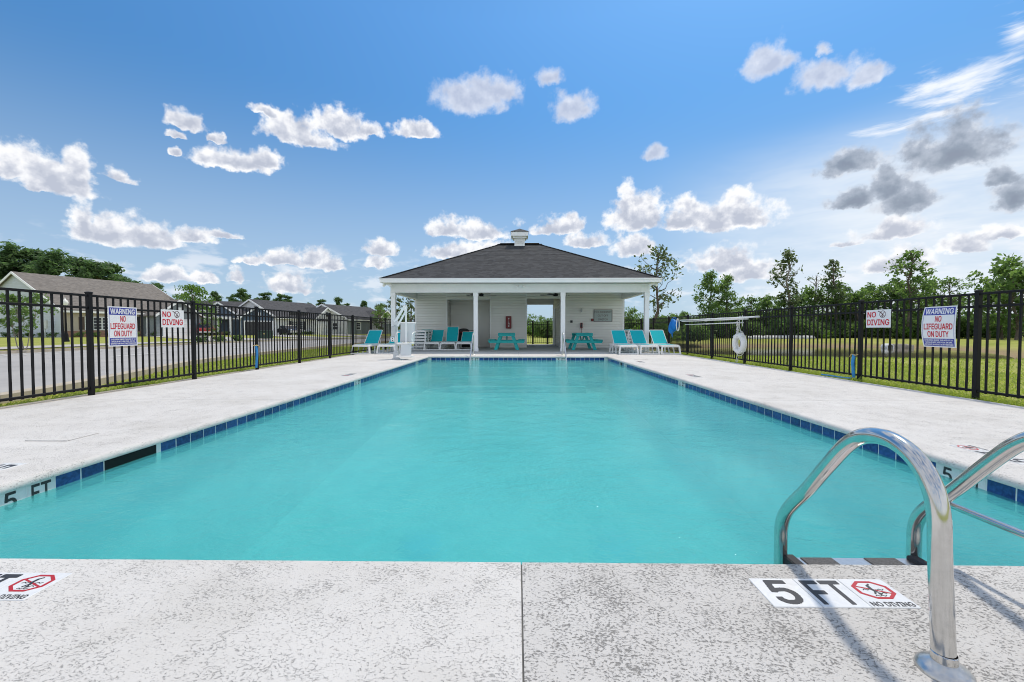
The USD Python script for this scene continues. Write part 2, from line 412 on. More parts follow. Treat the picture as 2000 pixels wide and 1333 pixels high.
M['blue_foam'] = mat('blue_foam', (0.03, 0.24, 0.55), 0.7, noise=(20, .12, 3))
M['rope'] = mat('rope', (0.70, 0.69, 0.66), 0.8, bump=(300, .5, .002))
M['yellow_cord'] = mat('yellow_cord', (0.55, 0.42, 0.16), 0.8)
M['buoy_white'] = mat('buoy_white', (0.76, 0.76, 0.74), 0.5, noise=(10, .06, 4), bump=(60, .1, .003))
M['concrete'] = mat('concrete', (0.42, 0.40, 0.37), 0.85, noise=(2.2, .15, 6), bump=(50, .25, .004))
M['patio_concrete'] = mat('patio_concrete', (0.40, 0.40, 0.385), 0.75, noise=(1.3, .12, 6), bump=(40, .15, .003))
M['kerb_concrete'] = mat('kerb_concrete', (0.44, 0.39, 0.31), 0.85, noise=(3, .18, 5), bump=(40, .3, .005))
M['asphalt'] = mat('asphalt', (0.36, 0.352, 0.34), 0.85, noise=(.55, .16, 8), bump=(60, .3, .006))
M['road_paint'] = mat('road_paint', (0.66, 0.66, 0.63), 0.7, noise=(4, .15, 5))
M['mulch'] = mat('mulch', (0.085, 0.035, 0.022), 0.95, noise=(9, .5, 5), bump=(18, 1.0, .06))
M['tree_bark'] = mat('tree_bark', (0.13, 0.10, 0.075), 0.9, noise=(6, .3, 5), bump=(14, .6, .03), obj=True)
M['pale_bark'] = mat('pale_bark', (0.26, 0.23, 0.19), 0.9, noise=(6, .3, 5), obj=True)
M['pine_needles'] = foliage('pine_needles', (0.075, 0.125, 0.048), (0.200, 0.260, 0.100), .5)
M['dark_leaves'] = foliage('dark_leaves', (0.085, 0.135, 0.045), (0.205, 0.265, 0.088), .55)
M['mid_leaves'] = foliage('mid_leaves', (0.105, 0.165, 0.050), (0.240, 0.310, 0.100), .55)
M['bright_leaves'] = foliage('bright_leaves', (0.095, 0.165, 0.030), (0.240, 0.320, 0.070), .5)
M['sparse_leaves'] = foliage('sparse_leaves', (0.080, 0.105, 0.046), (0.200, 0.230, 0.100), .55)
M['grass_blades'] = foliage('grass_blades', (0.20, 0.25, 0.05), (0.46, 0.48, 0.15), .5)


def roof_mat(name, a, b, scale):
    """Asphalt shingles: the tone changes from tab to tab; the courses themselves are geometry."""
    N = {'g': ('geometry', {}), 'mp': ('mapping', {'mapping_type': 'point', 'scale': (4.2 * scale, 4.2 * scale, 13.6 * scale)}),
         'v': ('voronoi_texture', {'scale': 1.0, 'randomness': 1.0, 'feature': 'f1', 'metric': 'chebychev'}),
         'n': ('noise_texture', {'scale': 45.0, 'detail': 4.0}), 'bw': ('rgb_to_bw', {}),
         'a': ('math', {'math_type': 'multiply_add', 'value2': 0.6, 'value3': 0.0}), 'k': ('math', {'math_type': 'multiply_add', 'value2': 0.55}),
         'r': ('rgb_ramp', {'ramp': [(0.15, a), (0.85, b)]}), 'p': ('principled_bsdf', {'roughness': 0.9, 'specular_ior_level': 0.25}),
         'b': ('bump', {'strength': 0.4, 'distance': 0.006})}
    L = [('g.position', 'mp.vector'), ('mp.vector', 'v.vector'), ('g.position', 'n.vector'), ('v.color', 'bw.color'), ('bw.val', 'k.value1'), ('n.fac', 'a.value1'),
         ('a.value', 'k.value3'), ('k.value', 'r.fac'), ('r.color', 'p.base_color'), ('n.fac', 'b.height'), ('b.normal', 'p.normal')]
    return usdkit.material(stage, '/World/Looks/' + name, N, L, surface='p.BSDF')


M['shingles'] = roof_mat('shingles', (0.028, 0.0295, 0.0325), (0.092, 0.0955, 0.1015), 1.15)
M['brown_shingles'] = roof_mat('brown_shingles', (0.105, 0.095, 0.085), (0.235, 0.215, 0.195), .9)
M['far_shingles'] = roof_mat('far_shingles', (0.035, 0.036, 0.040), (0.095, 0.095, 0.100), .8)


def deck_mat(name, dark, mid, light, lo, hi):
    """Acrylic knock-down texture: flat trowelled islands with small pits between; the density of pits and the stains vary over metres."""
    N = {'g': ('geometry', {}),
         'w': ('noise_texture', {'scale': 20.0, 'detail': 3.0, 'roughness': .6}),
         'wv': ('vector_math', {'math_type': 'multiply_add', 'vector2': (.03, .03, .03), 'vector3': (-.015, -.015, -.015)}),
         'wp': ('vector_math', {'math_type': 'add'}),
         'm1': ('mapping', {'mapping_type': 'point', 'scale': (1.0, 1.5, 1.0), 'rotation': (0, 0, .12)}),
         'n1': ('noise_texture', {'scale': 100.0, 'detail': 3.0, 'roughness': .6}),
         'n2': ('noise_texture', {'scale': 190.0, 'detail': 3.0, 'roughness': .65}),
         'n3': ('noise_texture', {'scale': 1.1, 'detail': 8.0, 'roughness': .66}),
         'n4': ('noise_texture', {'scale': 5.5, 'detail': 5.0, 'roughness': .6}),
         'n5': ('noise_texture', {'scale': 17.0, 'detail': 4.0, 'roughness': .6}),
         'a': ('math', {'math_type': 'multiply_add', 'value2': .34, 'value3': -.17}), 's1': ('math', {'math_type': 'add'}),
         'a5': ('math', {'math_type': 'multiply_add', 'value2': .22, 'value3': -.11}), 's2': ('math', {'math_type': 'add'}),
         'pit': ('map_range', {'range_type': 'smoothstep', 'from_min': lo, 'from_max': hi, 'to_min': 0.0, 'to_max': 1.0, 'clamp': True}),
         'gr': ('math', {'math_type': 'multiply_add', 'value2': .5, 'value3': -.25}), 'cf': ('math', {'math_type': 'add', 'use_clamp': True}),
         'c1': ('rgb_ramp', {'ramp': [(0.0, dark), (.45, mid), (1.0, light)]}),
         'c2': ('rgb_ramp', {'ramp': [(0.28, (.80, .79, .77)), (.48, (.93, .925, .92)), (.66, (1, 1, 1))]}),
         'mx': ('mix', {'mix_type': 'multiply', 'fac': 1.0}),
         'h': ('math', {'math_type': 'multiply_add', 'value2': .45}),
         'p': ('principled_bsdf', {'roughness': .85, 'specular_ior_level': .3}),
         'b': ('bump', {'strength': .8, 'distance': .003})}
    L = [('g.position', 'w.vector'), ('w.color', 'wv.vector1'), ('g.position', 'wp.vector1'), ('wv.vector', 'wp.vector2'), ('wp.vector', 'm1.vector'), ('m1.vector', 'n1.vector'),
         ('g.position', 'n2.vector'), ('g.position', 'n3.vector'), ('g.position', 'n4.vector'), ('m1.vector', 'n5.vector'), ('n4.fac', 'a.value1'), ('n1.fac', 's1.value1'), ('a.value', 's1.value2'),
         ('n5.fac', 'a5.value1'), ('s1.value', 's2.value1'), ('a5.value', 's2.value2'), ('s2.value', 'pit.value'), ('n2.fac', 'gr.value1'), ('pit.result', 'cf.value1'), ('gr.value', 'cf.value2'),
         ('cf.value', 'c1.fac'), ('n3.fac', 'c2.fac'), ('c1.color', 'mx.color1'), ('c2.color', 'mx.color2'), ('mx.color', 'p.base_color'),
         ('n2.fac', 'h.value1'), ('pit.result', 'h.value3'), ('h.value', 'b.height'), ('b.normal', 'p.normal')]
    return usdkit.material(stage, '/World/Looks/' + name, N, L, surface='p.BSDF')


M['deck'] = deck_mat('deck_coat', (.36, .355, .345), (.53, .522, .51), (.64, .632, .615), .27, .47)
M['deck_worn'] = deck_mat('deck_coat_worn', (.23, .225, .217), (.43, .423, .412), (.565, .557, .542), .33, .49)


def tile_mat(name, a, b):
    N = {'g': ('geometry', {}), 'n': ('noise_texture', {'scale': 38.0, 'detail': 5.0, 'roughness': .65, 'distortion': .5}), 'o': ('object_info', {}),
         'k': ('math', {'math_type': 'multiply_add', 'value2': .25, 'value3': -.12}), 's': ('math', {'math_type': 'add'}),
         'r': ('rgb_ramp', {'ramp': [(.3, a), (.7, b)]}), 'p': ('principled_bsdf', {'roughness': .12, 'specular_ior_level': .5})}
    L = [('g.position', 'n.vector'), ('o.random', 'k.value1'), ('k.value', 's.value1'), ('n.fac', 's.value2'), ('s.value', 'r.fac'), ('r.color', 'p.base_color')]
    return usdkit.material(stage, '/World/Looks/' + name, N, L, surface='p.BSDF')


M['blue_tile'] = tile_mat('blue_tile', (0.004, 0.020, 0.105), (0.022, 0.085, 0.30))
M['white_tile'] = tile_mat('white_tile', (0.66, 0.67, 0.67), (0.75, 0.76, 0.76))
M['plaster'] = mat('plaster', (0.52, 0.76, 0.76), 0.8, noise=(3.0, .16, 7))
M['drain_blue'] = mat('drain_blue', (0.34, 0.64, 0.80), 0.5)


def water_mat():
    """Slightly milky chlorinated water: part clear, part scattering, with small wind ripples."""
    tint = (0.42, 0.93, 0.93)
    N = {'g': ('geometry', {}), 'm': ('mapping', {'mapping_type': 'point', 'scale': (1.0, 1.5, 1.0), 'rotation': (0, 0, .25)}),
         'n1': ('noise_texture', {'scale': 5.0, 'detail': 3.0, 'roughness': .55, 'distortion': .5}), 'n2': ('noise_texture', {'scale': 30.0, 'detail': 3.0, 'roughness': .6}),
         'h': ('math', {'math_type': 'multiply_add', 'value2': .42}), 'b': ('bump', {'distance': .017}), 'wp': ('noise_texture', {'scale': .55, 'detail': 2.0}), 'ws': ('map_range', {'range_type': 'smoothstep', 'from_min': .38, 'from_max': .62, 'to_min': .38, 'to_max': 1.0, 'clamp': True}),
         'cl': ('noise_texture', {'scale': .8, 'detail': 8.0, 'roughness': .72}), 'cr': ('rgb_ramp', {'ramp': [(.3, (.050, .395, .405)), (.7, (.105, .515, .515))]}),  # noise in the milky colour also paints in the speckle of wavelet glints
         'dif': ('principled_bsdf', {'roughness': .04, 'ior': 1.33, 'specular_ior_level': .5}),
         'rf': ('principled_bsdf', {'base_color': tint, 'roughness': .02, 'ior': 1.33, 'transmission_weight': 1.0}),
         'tr': ('transparent_bsdf', {'color': tint}), 'm1': ('mix_closure', {'fac': .42}), 'm2': ('mix_closure', {'fac': .40})}
    L = [('g.position', 'm.vector'), ('m.vector', 'n1.vector'), ('m.vector', 'n2.vector'), ('n2.fac', 'h.value1'), ('n1.fac', 'h.value3'), ('h.value', 'b.height'), ('g.position', 'wp.vector'), ('wp.fac', 'ws.value'), ('ws.result', 'b.strength'),
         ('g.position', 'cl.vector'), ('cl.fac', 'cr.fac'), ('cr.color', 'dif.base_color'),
         ('b.normal', 'dif.normal'), ('b.normal', 'rf.normal'), ('rf.BSDF', 'm1.closure1'), ('tr.BSDF', 'm1.closure2'), ('m1.closure', 'm2.closure1'), ('dif.BSDF', 'm2.closure2')]
    return usdkit.material(stage, '/World/Looks/pool_water_look', N, L, surface='m2.closure')


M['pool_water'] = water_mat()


def pond_mat():
    N = {'g': ('geometry', {}), 'n1': ('noise_texture', {'scale': 2.2, 'detail': 3.0}), 'b': ('bump', {'strength': .25, 'distance': .02}),
         'p': ('principled_bsdf', {'base_color': (0.085, 0.070, 0.042), 'roughness': .06, 'ior': 1.33})}
    L = [('g.position', 'n1.vector'), ('n1.fac', 'b.height'), ('b.normal', 'p.normal')]
    return usdkit.material(stage, '/World/Looks/pond_look', N, L, surface='p.BSDF')


M['pond'] = pond_mat()


def lawn_mat():
    """Mown grass with thin yellow patches; bare red-brown soil low on the pond's banks (a strip by height)."""
    N = {'g': ('geometry', {}), 'n': ('noise_texture', {'scale': .35, 'detail': 7.0, 'roughness': .65}), 'n2': ('noise_texture', {'scale': 14.0, 'detail': 4.0, 'roughness': .7}),
         'a': ('math', {'math_type': 'multiply_add', 'value2': .45, 'value3': -.22}), 's': ('math', {'math_type': 'add'}),
         'r': ('rgb_ramp', {'ramp': [(.25, (.20, .235, .045)), (.48, (.28, .31, .065)), (.68, (.37, .36, .11)), (.85, (.43, .37, .18))]}),
         'x': ('separate_xyz', {}), 'zn': ('math', {'math_type': 'multiply_add', 'value2': .22}), 'zr': ('map_range', {'range_type': 'smoothstep', 'from_min': -.48, 'from_max': -.17, 'to_min': 0.85, 'to_max': 0.0, 'clamp': True}),
         'soil': ('rgb_ramp', {'ramp': [(.3, (.20, .13, .085)), (.7, (.34, .25, .16))]}), 'mx': ('mix', {'mix_type': 'mix'}),
         'p': ('principled_bsdf', {'roughness': .95, 'specular_ior_level': .15}), 'b': ('bump', {'strength': .4, 'distance': .02})}
    L = [('g.position', 'n.vector'), ('g.position', 'n2.vector'), ('n2.fac', 'a.value1'), ('a.value', 's.value1'), ('n.fac', 's.value2'), ('s.value', 'r.fac'),
         ('g.position', 'x.vector'), ('n.fac', 'zn.value1'), ('x.z', 'zn.value3'), ('zn.value', 'zr.value'), ('n2.fac', 'soil.fac'), ('r.color', 'mx.color1'), ('soil.color', 'mx.color2'), ('zr.result', 'mx.fac'),
         ('mx.color', 'p.base_color'), ('n2.fac', 'b.height'), ('b.normal', 'p.normal')]
    return usdkit.material(stage, '/World/Looks/lawn_look', N, L, surface='p.BSDF')


M['lawn'] = lawn_mat()


def pane_mat():
    N = {'f': ('fresnel', {'IOR': 1.5}), 't': ('transparent_bsdf', {'color': (.35, .38, .40)}), 'gl': ('glossy_bsdf', {'color': (1, 1, 1), 'roughness': .02}), 'm': ('mix_closure', {})}
    return usdkit.material(stage, '/World/Looks/window_pane', N, [('f.fac', 'm.fac'), ('t.BSDF', 'm.closure1'), ('gl.BSDF', 'm.closure2')], surface='m.closure')


M['pane'] = pane_mat()
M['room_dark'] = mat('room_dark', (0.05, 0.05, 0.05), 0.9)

# ------------------------------------------------------------------ ground, pond, roads
PX, PY0, PY1 = 2.95, 1.565, 13.75            # half width, near end and far end of the pool
WATER = -0.13
pond_poly = Polygon(curve([(9.2, 23.5), (11.2, 21.3), (14.5, 20.3), (19.4, 20.4), (23.6, 22.2), (27.5, 26.0), (31.0, 32.0), (30.0, 34.6), (24.0, 35.4), (16.0, 34.2), (10.8, 30.5), (8.6, 26.5), (9.2, 23.5)], 6))


def pond_dist(x, y):
    c = np.array(pond_poly.exterior.coords); best = np.full(x.shape, 1e9); ins = np.zeros(x.shape, bool)
    for a, b in zip(c[:-1], c[1:]):
        d = b - a; L2 = d @ d + 1e-12
        t = np.clip(((x - a[0]) * d[0] + (y - a[1]) * d[1]) / L2, 0, 1)
        best = np.minimum(best, np.hypot(x - a[0] - t * d[0], y - a[1] - t * d[1]))
        cross = (a[1] > y) != (b[1] > y)
        with np.errstate(divide='ignore', invalid='ignore'):
            xi = a[0] + (y - a[1]) * (b[0] - a[0]) / (b[1] - a[1])
        ins ^= cross & (x < xi)
    return np.where(ins, -best, best)


def ground_z(x, y):
    x, y = np.asarray(x, float), np.asarray(y, float)
    s = pond_dist(x, y)
    t = np.clip((s + 1.2) / 9.0, 0, 1); t = t * t * (3 - 2 * t)
    z = -0.05 - 0.72 * (1 - t)
    return z + 0.06 * (meshkit.noise(np.stack([x * .25, y * .25, 0 * x], -1)) - .5) * np.clip(s / 6, 0, 1) * np.clip((x - 7) / 4, 0, 1)


def axis(lo, hi, inner, keep):
    a = [lo]
    k = np.concatenate([np.linspace(lo, inner[0], 10), np.arange(inner[0], inner[1], 1.0), np.linspace(inner[1], hi, 10), keep])
    return np.unique(np.round(k, 3))


gx = axis(-900, 900, (-60, 60), [-5.98, 5.95]); gy = axis(-60, 1600, (-4, 70), [-2.5, 25.2])
X, Y = np.meshgrid(gx, gy, indexing='ij')
Z = ground_z(X, Y)
V = np.stack([X, Y, Z], -1).reshape(-1, 3); ny = len(gy)
i, j = np.meshgrid(np.arange(len(gx) - 1), np.arange(ny - 1), indexing='ij')
cx, cy = (gx[:-1] + gx[1:])[:, None] / 2, (gy[:-1] + gy[1:])[None] / 2
open_ = ~((cx > -5.98) & (cx < 5.95) & (cy > -2.5) & (cy < 25.2))
a = (i * ny + j)[open_]
F = np.vstack([np.stack([a, a + ny, a + ny + 1], 1), np.stack([a, a + ny + 1, a + 1], 1)])
tag(put(None, 'lawn_ground', (V, F), M['lawn'], True), kind='structure')
tag(put(None, 'pond_water', sheet(pond_poly.buffer(1.7), -0.62), M['pond']), kind='structure')

near_kerb = curve([(-6.25, -12), (-6.25, 2.0), (-6.5, 4.8), (-7.13, 6.98), (-8.62, 10.9), (-9.3, 14.6), (-9.6, 18.2), (-9.9, 24.0), (-9.6, 28.5), (-8.0, 33.0), (-5.0, 40.0), (-2.0, 52.0)], 8)
far_kerb = curve([(-19.3, -12), (-19.3, 6), (-19.4, 15.4), (-19.6, 24), (-19.3, 30.0), (-17.6, 35.5), (-14.0, 42.0), (-11.0, 52.0)], 8)
road_poly = Polygon(list(map(tuple, near_kerb)) + list(map(tuple, far_kerb[::-1])))
tag(put(None, 'road', sheet(road_poly, -0.040), M['asphalt']), kind='structure')
for pts, nm in ((near_kerb, 'road_kerb'), (far_kerb, 'road_kerb')):
    ls = LineString(pts)
    tag(put(None, nm, move(extrude(ls.buffer(0.11, cap_style=2), 0.11), (0, 0, -0.05)), M['kerb_concrete']), kind='structure')
lines = []
mid = curve([(-13.2, 2), (-13.6, 10), (-13.9, 18), (-13.9, 25), (-13.0, 31), (-10.5, 38)], 10)
ml = LineString(mid)
for s in np.arange(0, ml.length - 3, 6.0):
    seg = LineString([ml.interpolate(s + t) for t in np.linspace(0, 2.2, 5)])
    lines.append(sheet(seg.buffer(0.11, cap_style=2), -0.033))
for pts, off in ((far_kerb, 0.9), (far_kerb, 1.7)):
    ls = LineString(pts[2:]).parallel_offset(off, 'right')
    lines.append(sheet(ls.buffer(0.09, cap_style=2), -0.033))
tag(put(None, 'road_marking', lines, M['road_paint']), kind='structure')
bed = Polygon([(-19.45, 11), (-19.6, 24), (-19.45, 31.0), (-20.6, 32.4), (-21.5, 27.5), (-21.6, 11)])
tag(put(None, 'mulch_bed', move(extrude(bed, 0.05), (0, 0, -0.055)), M['mulch']), kind='structure')
walk = LineString(curve([(-24.8, -10), (-24.8, 18), (-24.9, 27), (-23.6, 36), (-20.0, 44), (-17, 54)], 8)).buffer(1.5, cap_style=2)
tag(put(None, 'sidewalk', sheet(walk, -0.012), M['concrete']), kind='structure')
drives = [Polygon([(-49.8, 55.5), (-46.5, 60.5), (-22.6, 38.0), (-24.9, 33.2)]), Polygon([(-42.5, 67.5), (-38.6, 69.6), (-21.5, 47.0), (-23.8, 45.0)]), Polygon([(-34.6, 72.5), (-32.0, 76.0), (-17.5, 55.0), (-20.2, 53.0)])]
for d_ in drives:
    tag(put(None, 'driveway', sheet(d_, -0.006), M['concrete']), kind='structure')
tag(put(None, 'fence_kerb', [box(-6.06, -5.70, -2.5, 20.6, -0.14, -0.025, .01)], M['kerb_concrete']), kind='structure')

# ------------------------------------------------------------------ pool deck
NOSE = [(-.020, -.051), (-.024, -.040), (-.023, -.027), (-.016, -.013), (-.004, -.004), (.014, -.0005), (.034, 0.0)]
deck = thing('pool_deck', None, None, kind='structure')


def slab(side, s0, s1, depth):
    """A deck slab along one side of the pool, its edge rounded over the water; s along the side."""
    prof = NOSE + [(depth, 0.0), (depth, -.13)]
    rows = []
    for s in (s0, s1):
        for d_, z in prof:
            rows.append({'left': (-PX - d_, s, z), 'right': (PX + d_, s, z), 'near': (s, PY0 - d_, z), 'far': (s, PY1 + d_, z)}[side])
    v = np.array(rows); n = len(prof)
    k = np.arange(n - 1)
    f = np.vstack([np.stack([k, k + 1, k + n + 1], 1), np.stack([k, k + n + 1, k + n], 1)])
    a, b, c = v[f[n - 3]]
    if np.cross(b - a, c - a)[2] < 0:
        f = f[:, ::-1]
    ends = [np.array(v[:n]), np.array(v[n:])]
    m = [(v, f)]
    for e in ends:
        c = e.mean(0) + [0, 0, -.05]
        m.append((np.vstack([e, c]), np.array([[q, q + 1, n] for q in range(n - 1)])))
    return join(m)


G = 0.0026
for s0, s1, dm in ((-5.68, .015 - G, 'deck'), (.015 + G, 5.76, 'deck_worn')):
    put(deck, 'deck_slab', slab('near', s0, s1, 3.5), M[dm], 35)
for s0, s1 in ((PY0 + .0, 5.2 - G), (5.2 + G, 9.5 - G), (9.5 + G, PY1 + .0)):
    put(deck, 'deck_slab', slab('left', s0, s1, 2.73), M['deck'], 35)
    put(deck, 'deck_slab', slab('right', s0, s1, 2.81), M['deck'], 35)
for s0, s1 in ((-5.68, .05 - G), (.05 + G, 5.76)):
    put(deck, 'deck_slab', slab('far', s0, s1, 2.72), M['deck'], 35)
put(deck, 'joint_filler', [box(.005, .025, -1.9, PY0 - .008, -.045, -.005), box(.04, .06, PY1 + .01, 16.4, -.045, -.004)] + [box(sx * (PX + .01), sx * 5.66, y - .01, y + .01, -.045, -.004) for sx in (-1, 1) for y in (5.2, 9.5)], M['joint_grey'])
tag(put(None, 'patio_floor', box(-5.15, 5.32, 16.47 + .005, 24.95, -.13, .004, .003), M['patio_concrete']), kind='structure')
# skimmer lids let into the deck
for lx, ly in ((-3.72, 3.36), (3.62, 12.3)):
    put(deck, 'skimmer_lid', [box(lx - .17, lx + .17, ly - .13, ly + .13, .001, .007, .003)], M['deck'])


def frame_of(where):
    return {'near': ((1, 0, 0), (0, 1, 0), (0, 0, 1)), 'left': ((0, -1, 0), (1, 0, 0), (0, 0, 1)), 'right': ((0, 1, 0), (-1, 0, 0), (0, 0, 1)), 'far': ((-1, 0, 0), (0, -1, 0), (0, 0, 1)),
            'wall_left': ((0, 1, 0), (0, 0, 1), (1, 0, 0)), 'wall_right': ((0, -1, 0), (0, 0, 1), (-1, 0, 0)), 'wall_far': ((1, 0, 0), (0, 0, 1), (0, -1, 0))}[where]


def no_diving(size):
    """The no-diving sign: red octagon with a bar, a diver and wavy water lines."""
    r = size / 2
    octo = Polygon([(r * math.cos(PI / 8 + k * PI / 4), r * math.sin(PI / 8 + k * PI / 4)) for k in range(8)])
    ring = octo.difference(octo.buffer(-r * .17, join_style=2))
    bar_ = affinity.rotate(sbox(-r * .95, -r * .055, r * .95, r * .055), -28, origin=(0, 0)).intersection(octo)
    red = ring.union(bar_)
    fig = LineString([(-.05 * r, .42 * r), (-.08 * r, .1 * r), (.02 * r, -.18 * r)]).buffer(.09 * r).union(Point(.10 * r, -.42 * r).buffer(.1 * r)).union(LineString([(0, -.1 * r), (-.18 * r, -.42 * r)]).buffer(.05 * r)).union(LineString([(-.05 * r, .42 * r), (.12 * r, .6 * r)]).buffer(.05 * r))
    waves = [LineString([(x * r, y * r + .05 * r * math.sin(x * 22)) for x in np.linspace(x0, x1, 14)]).buffer(.02 * r) for x0, x1, y in ((-.62, -.2, .02), (.15, .62, .02), (-.3, .35, -.62), (.05, .5, -.35))]
    blk = fig
    for w in waves:
        blk = blk.union(w)
    return red, blk


T_ = .1524


def deck_marker(where, origin, feet, kind):
    """Three tiles set in the deck: the number, FT and a no-diving tile; origin is the middle of the row."""
    ax, ay, az = frame_of(where)
    O = np.array([origin[0], origin[1], 0.0])
    for k in range(3):
        c = (k - 1) * (T_ + .002)
        t = put(deck, 'marker_tile', to_frame(box(c - T_ / 2, c + T_ / 2, -T_ / 2, T_ / 2, -.004, .003, .0015), O, ax, ay, az), M['white_tile'])
        if k < 2:
            tx = move(lettering((feet, 'FT')[k], .128, (.085, .130)[k], True, .0008), (c, 0, .003))
            put(t, 'lettering', to_frame(tx, O, ax, ay, az), M['letter_black'])
        else:
            red, blk = no_diving(.112)
            put(t, 'octagon_sign', to_frame(move(extrude(affinity.scale(red, 1.15, .92, origin=(0, 0)), .0008), (c, .014, .003)), O, ax, ay, az), M['red'])
            put(t, 'diver_figure', to_frame(move(extrude(affinity.scale(blk, 1.0, .9, origin=(0, 0)), .0012), (c, .014, .003)), O, ax, ay, az), M['letter_black'])
            put(t, 'lettering', to_frame(move(lettering('NO DIVING', .022, .135, True, .0008), (c, -.060, .003)), O, ax, ay, az), M['letter_black'])


deck_marker('near', (1.046, 1.391), '5', 'n')
deck_marker('near', (-1.835, 1.391), '5', 'n')
deck_marker('left', (-3.30, 2.46), '5', 's')
deck_marker('right', (3.36, 2.98), '5', 's')
deck_marker('left', (-3.26, 8.05), '4', 's')
deck_marker('right', (3.34, 7.95), '4', 's')
deck_marker('left', (-3.26, 12.1), '3', 's')
deck_marker('right', (3.34, 11.4), '3', 's')

# ------------------------------------------------------------------ pool basin, tiles, water
pool = thing('swimming_pool', None, None, kind='structure')


def floor_z(y):
    return -1.55 + .48 * np.clip((y - 4.5) / 7.5, 0, 1)


ys = np.linspace(PY0, PY1, 14); fz = floor_z(ys)
W = PX + .014
fl = [np.array([(-W, y, z), (W, y, z)]) for y, z in zip(ys, fz)]
v = np.vstack(fl); k = np.arange(len(ys) - 1) * 2
put(pool, 'pool_floor', (v, np.vstack([np.stack([k, k + 1, k + 3], 1), np.stack([k, k + 3, k + 2], 1)])), M['plaster'])
for sx in (-1, 1):
    put(pool, 'pool_wall', box(sx * W, sx * (W + .15), PY0 - .1, PY1 + .1, -1.7, -.052), M['plaster'])
put(pool, 'pool_wall', box(-W, W, PY1 + .014, PY1 + .15, -1.7, -.052), M['plaster'])
put(pool, 'pool_wall', box(-W, W, PY0 - .15, PY0 - .014, -1.7, -.052), M['plaster'])
for k in range(3):
    put(pool, 'pool_step', box(-2.1, 2.1, PY1 - .32 * (3 - k), PY1 + .014 - .001 * k, -1.2, -.36 - .26 * (2 - k), .01), M['plaster'])
for dx in (-.74, .75):
    put(pool, 'drain_grate', move(lathe([(0, 0), (.15, 0), (.16, .012), (.14, .03), (0, .04)], 24), (dx, 3.15, -1.55)), M['drain_blue'])
P_ = .158
skim = {'left': [(2.927, 3.363)], 'right': [(11.83, 12.05)], 'far': []}
mark = {'left': [(2.295, '5'), (7.509, '4'), (12.091, '3')], 'right': [(2.651, '5'), (7.391, '4'), (11.34, '3')], 'far': [(-1.53 + .02, '3'), (1.32, '3')]}


def tile_row(side):
    lo, hi = (PY0 + .02, PY1) if side != 'far' else (-PX, PX)
    ph = {'left': 2.611, 'right': 2.967, 'far': 0.0}[side]
    k0, k1 = math.ceil((lo - ph) / P_ - 1e-6), math.floor((hi - ph) / P_ + 1e-6)
    wall = 'wall_' + side

    def place(m, s):
        ax, ay, az = frame_of(wall)
        o = {'left': (-PX - .012, s, 0), 'right': (PX + .012, s, 0), 'far': (s, PY1 + .012, 0)}[side]
        return to_frame(m, o, ax, ay, az)
    for k in range(k0, k1):
        s = ph + (k + .5) * P_
        if any(a - .01 < s < b + .01 for a, b in skim[side]):
            continue
        mk = [m_ for m_ in mark[side] if m_[0] - .001 <= s < m_[0] + 2 * P_ - .001]
        if mk:
            first = (s - mk[0][0]) < P_
            text = (mk[0][1] if first else 'FT') if side != 'right' else ('FT' if first else mk[0][1])
            t = put(pool, 'depth_tile', place(box(-.0762, .0762, -.2035, -.053, -.004, .010, .002), s), M['white_tile'])
            put(t, 'lettering', place(move(lettering(text, .105, .062 if text != 'FT' else .108, True, .001), (0, -.118, .010)), s), M['letter_black'])
        else:
            put(pool, 'tile', place(box(-.0762, .0762, -.2035, -.053, -.004, .010, .003), s), M['blue_tile'])
    for a, b in skim[side]:
        put(pool, 'skimmer_opening', place(box(a - (a + b) / 2 + .004, (b - a) / 2 - .004, -.2035, -.058, -.004, .0095), (a + b) / 2), M['black_metal'])  # flat black plate, painted in for the shade inside the skimmer mouth
        put(pool, 'skimmer_flap', place(box(a - (a + b) / 2 + .012, (b - a) / 2 - .012, -.2035, -.150, .0095, .012), (a + b) / 2), M['blue_tile'])


for s_ in ('left', 'right', 'far'):
    tile_row(s_)
put(pool, 'grout', [box(sx * (PX + .004), sx * (PX + .02), PY0, PY1, -.205, -.0515) for sx in (-1, 1)] + [box(-PX, PX, PY1 + .004, PY1 + .02, -.205, -.0515)], M['white_tile'])

xs = np.arange(-2.956, 2.957, .05); yy = np.concatenate([np.arange(PY0 - .01, 6, .04), np.arange(6, PY1 + .03, .07)])
X, Y = np.meshgrid(xs, yy, indexing='ij')
rp = meshkit.fbm(np.stack([X * 2.6 + Y * .5, Y * 3.4 - X * .6, 0 * X], -1), 3, 5) - .5
rp2 = meshkit.noise(np.stack([X * .7, Y * .8, 0 * X + 3], -1), 9)
Z = WATER + .006 * rp * (.35 + rp2)
n_ = len(yy); i, j = np.meshgrid(np.arange(len(xs) - 1), np.arange(n_ - 1), indexing='ij'); a = (i * n_ + j).ravel()
tag(put(None, 'pool_water', (np.stack([X, Y, Z], -1).reshape(-1, 3), np.vstack([np.stack([a, a + n_, a + n_ + 1], 1), np.stack([a, a + n_ + 1, a + 1], 1)])), M['pool_water'], True), kind='structure')


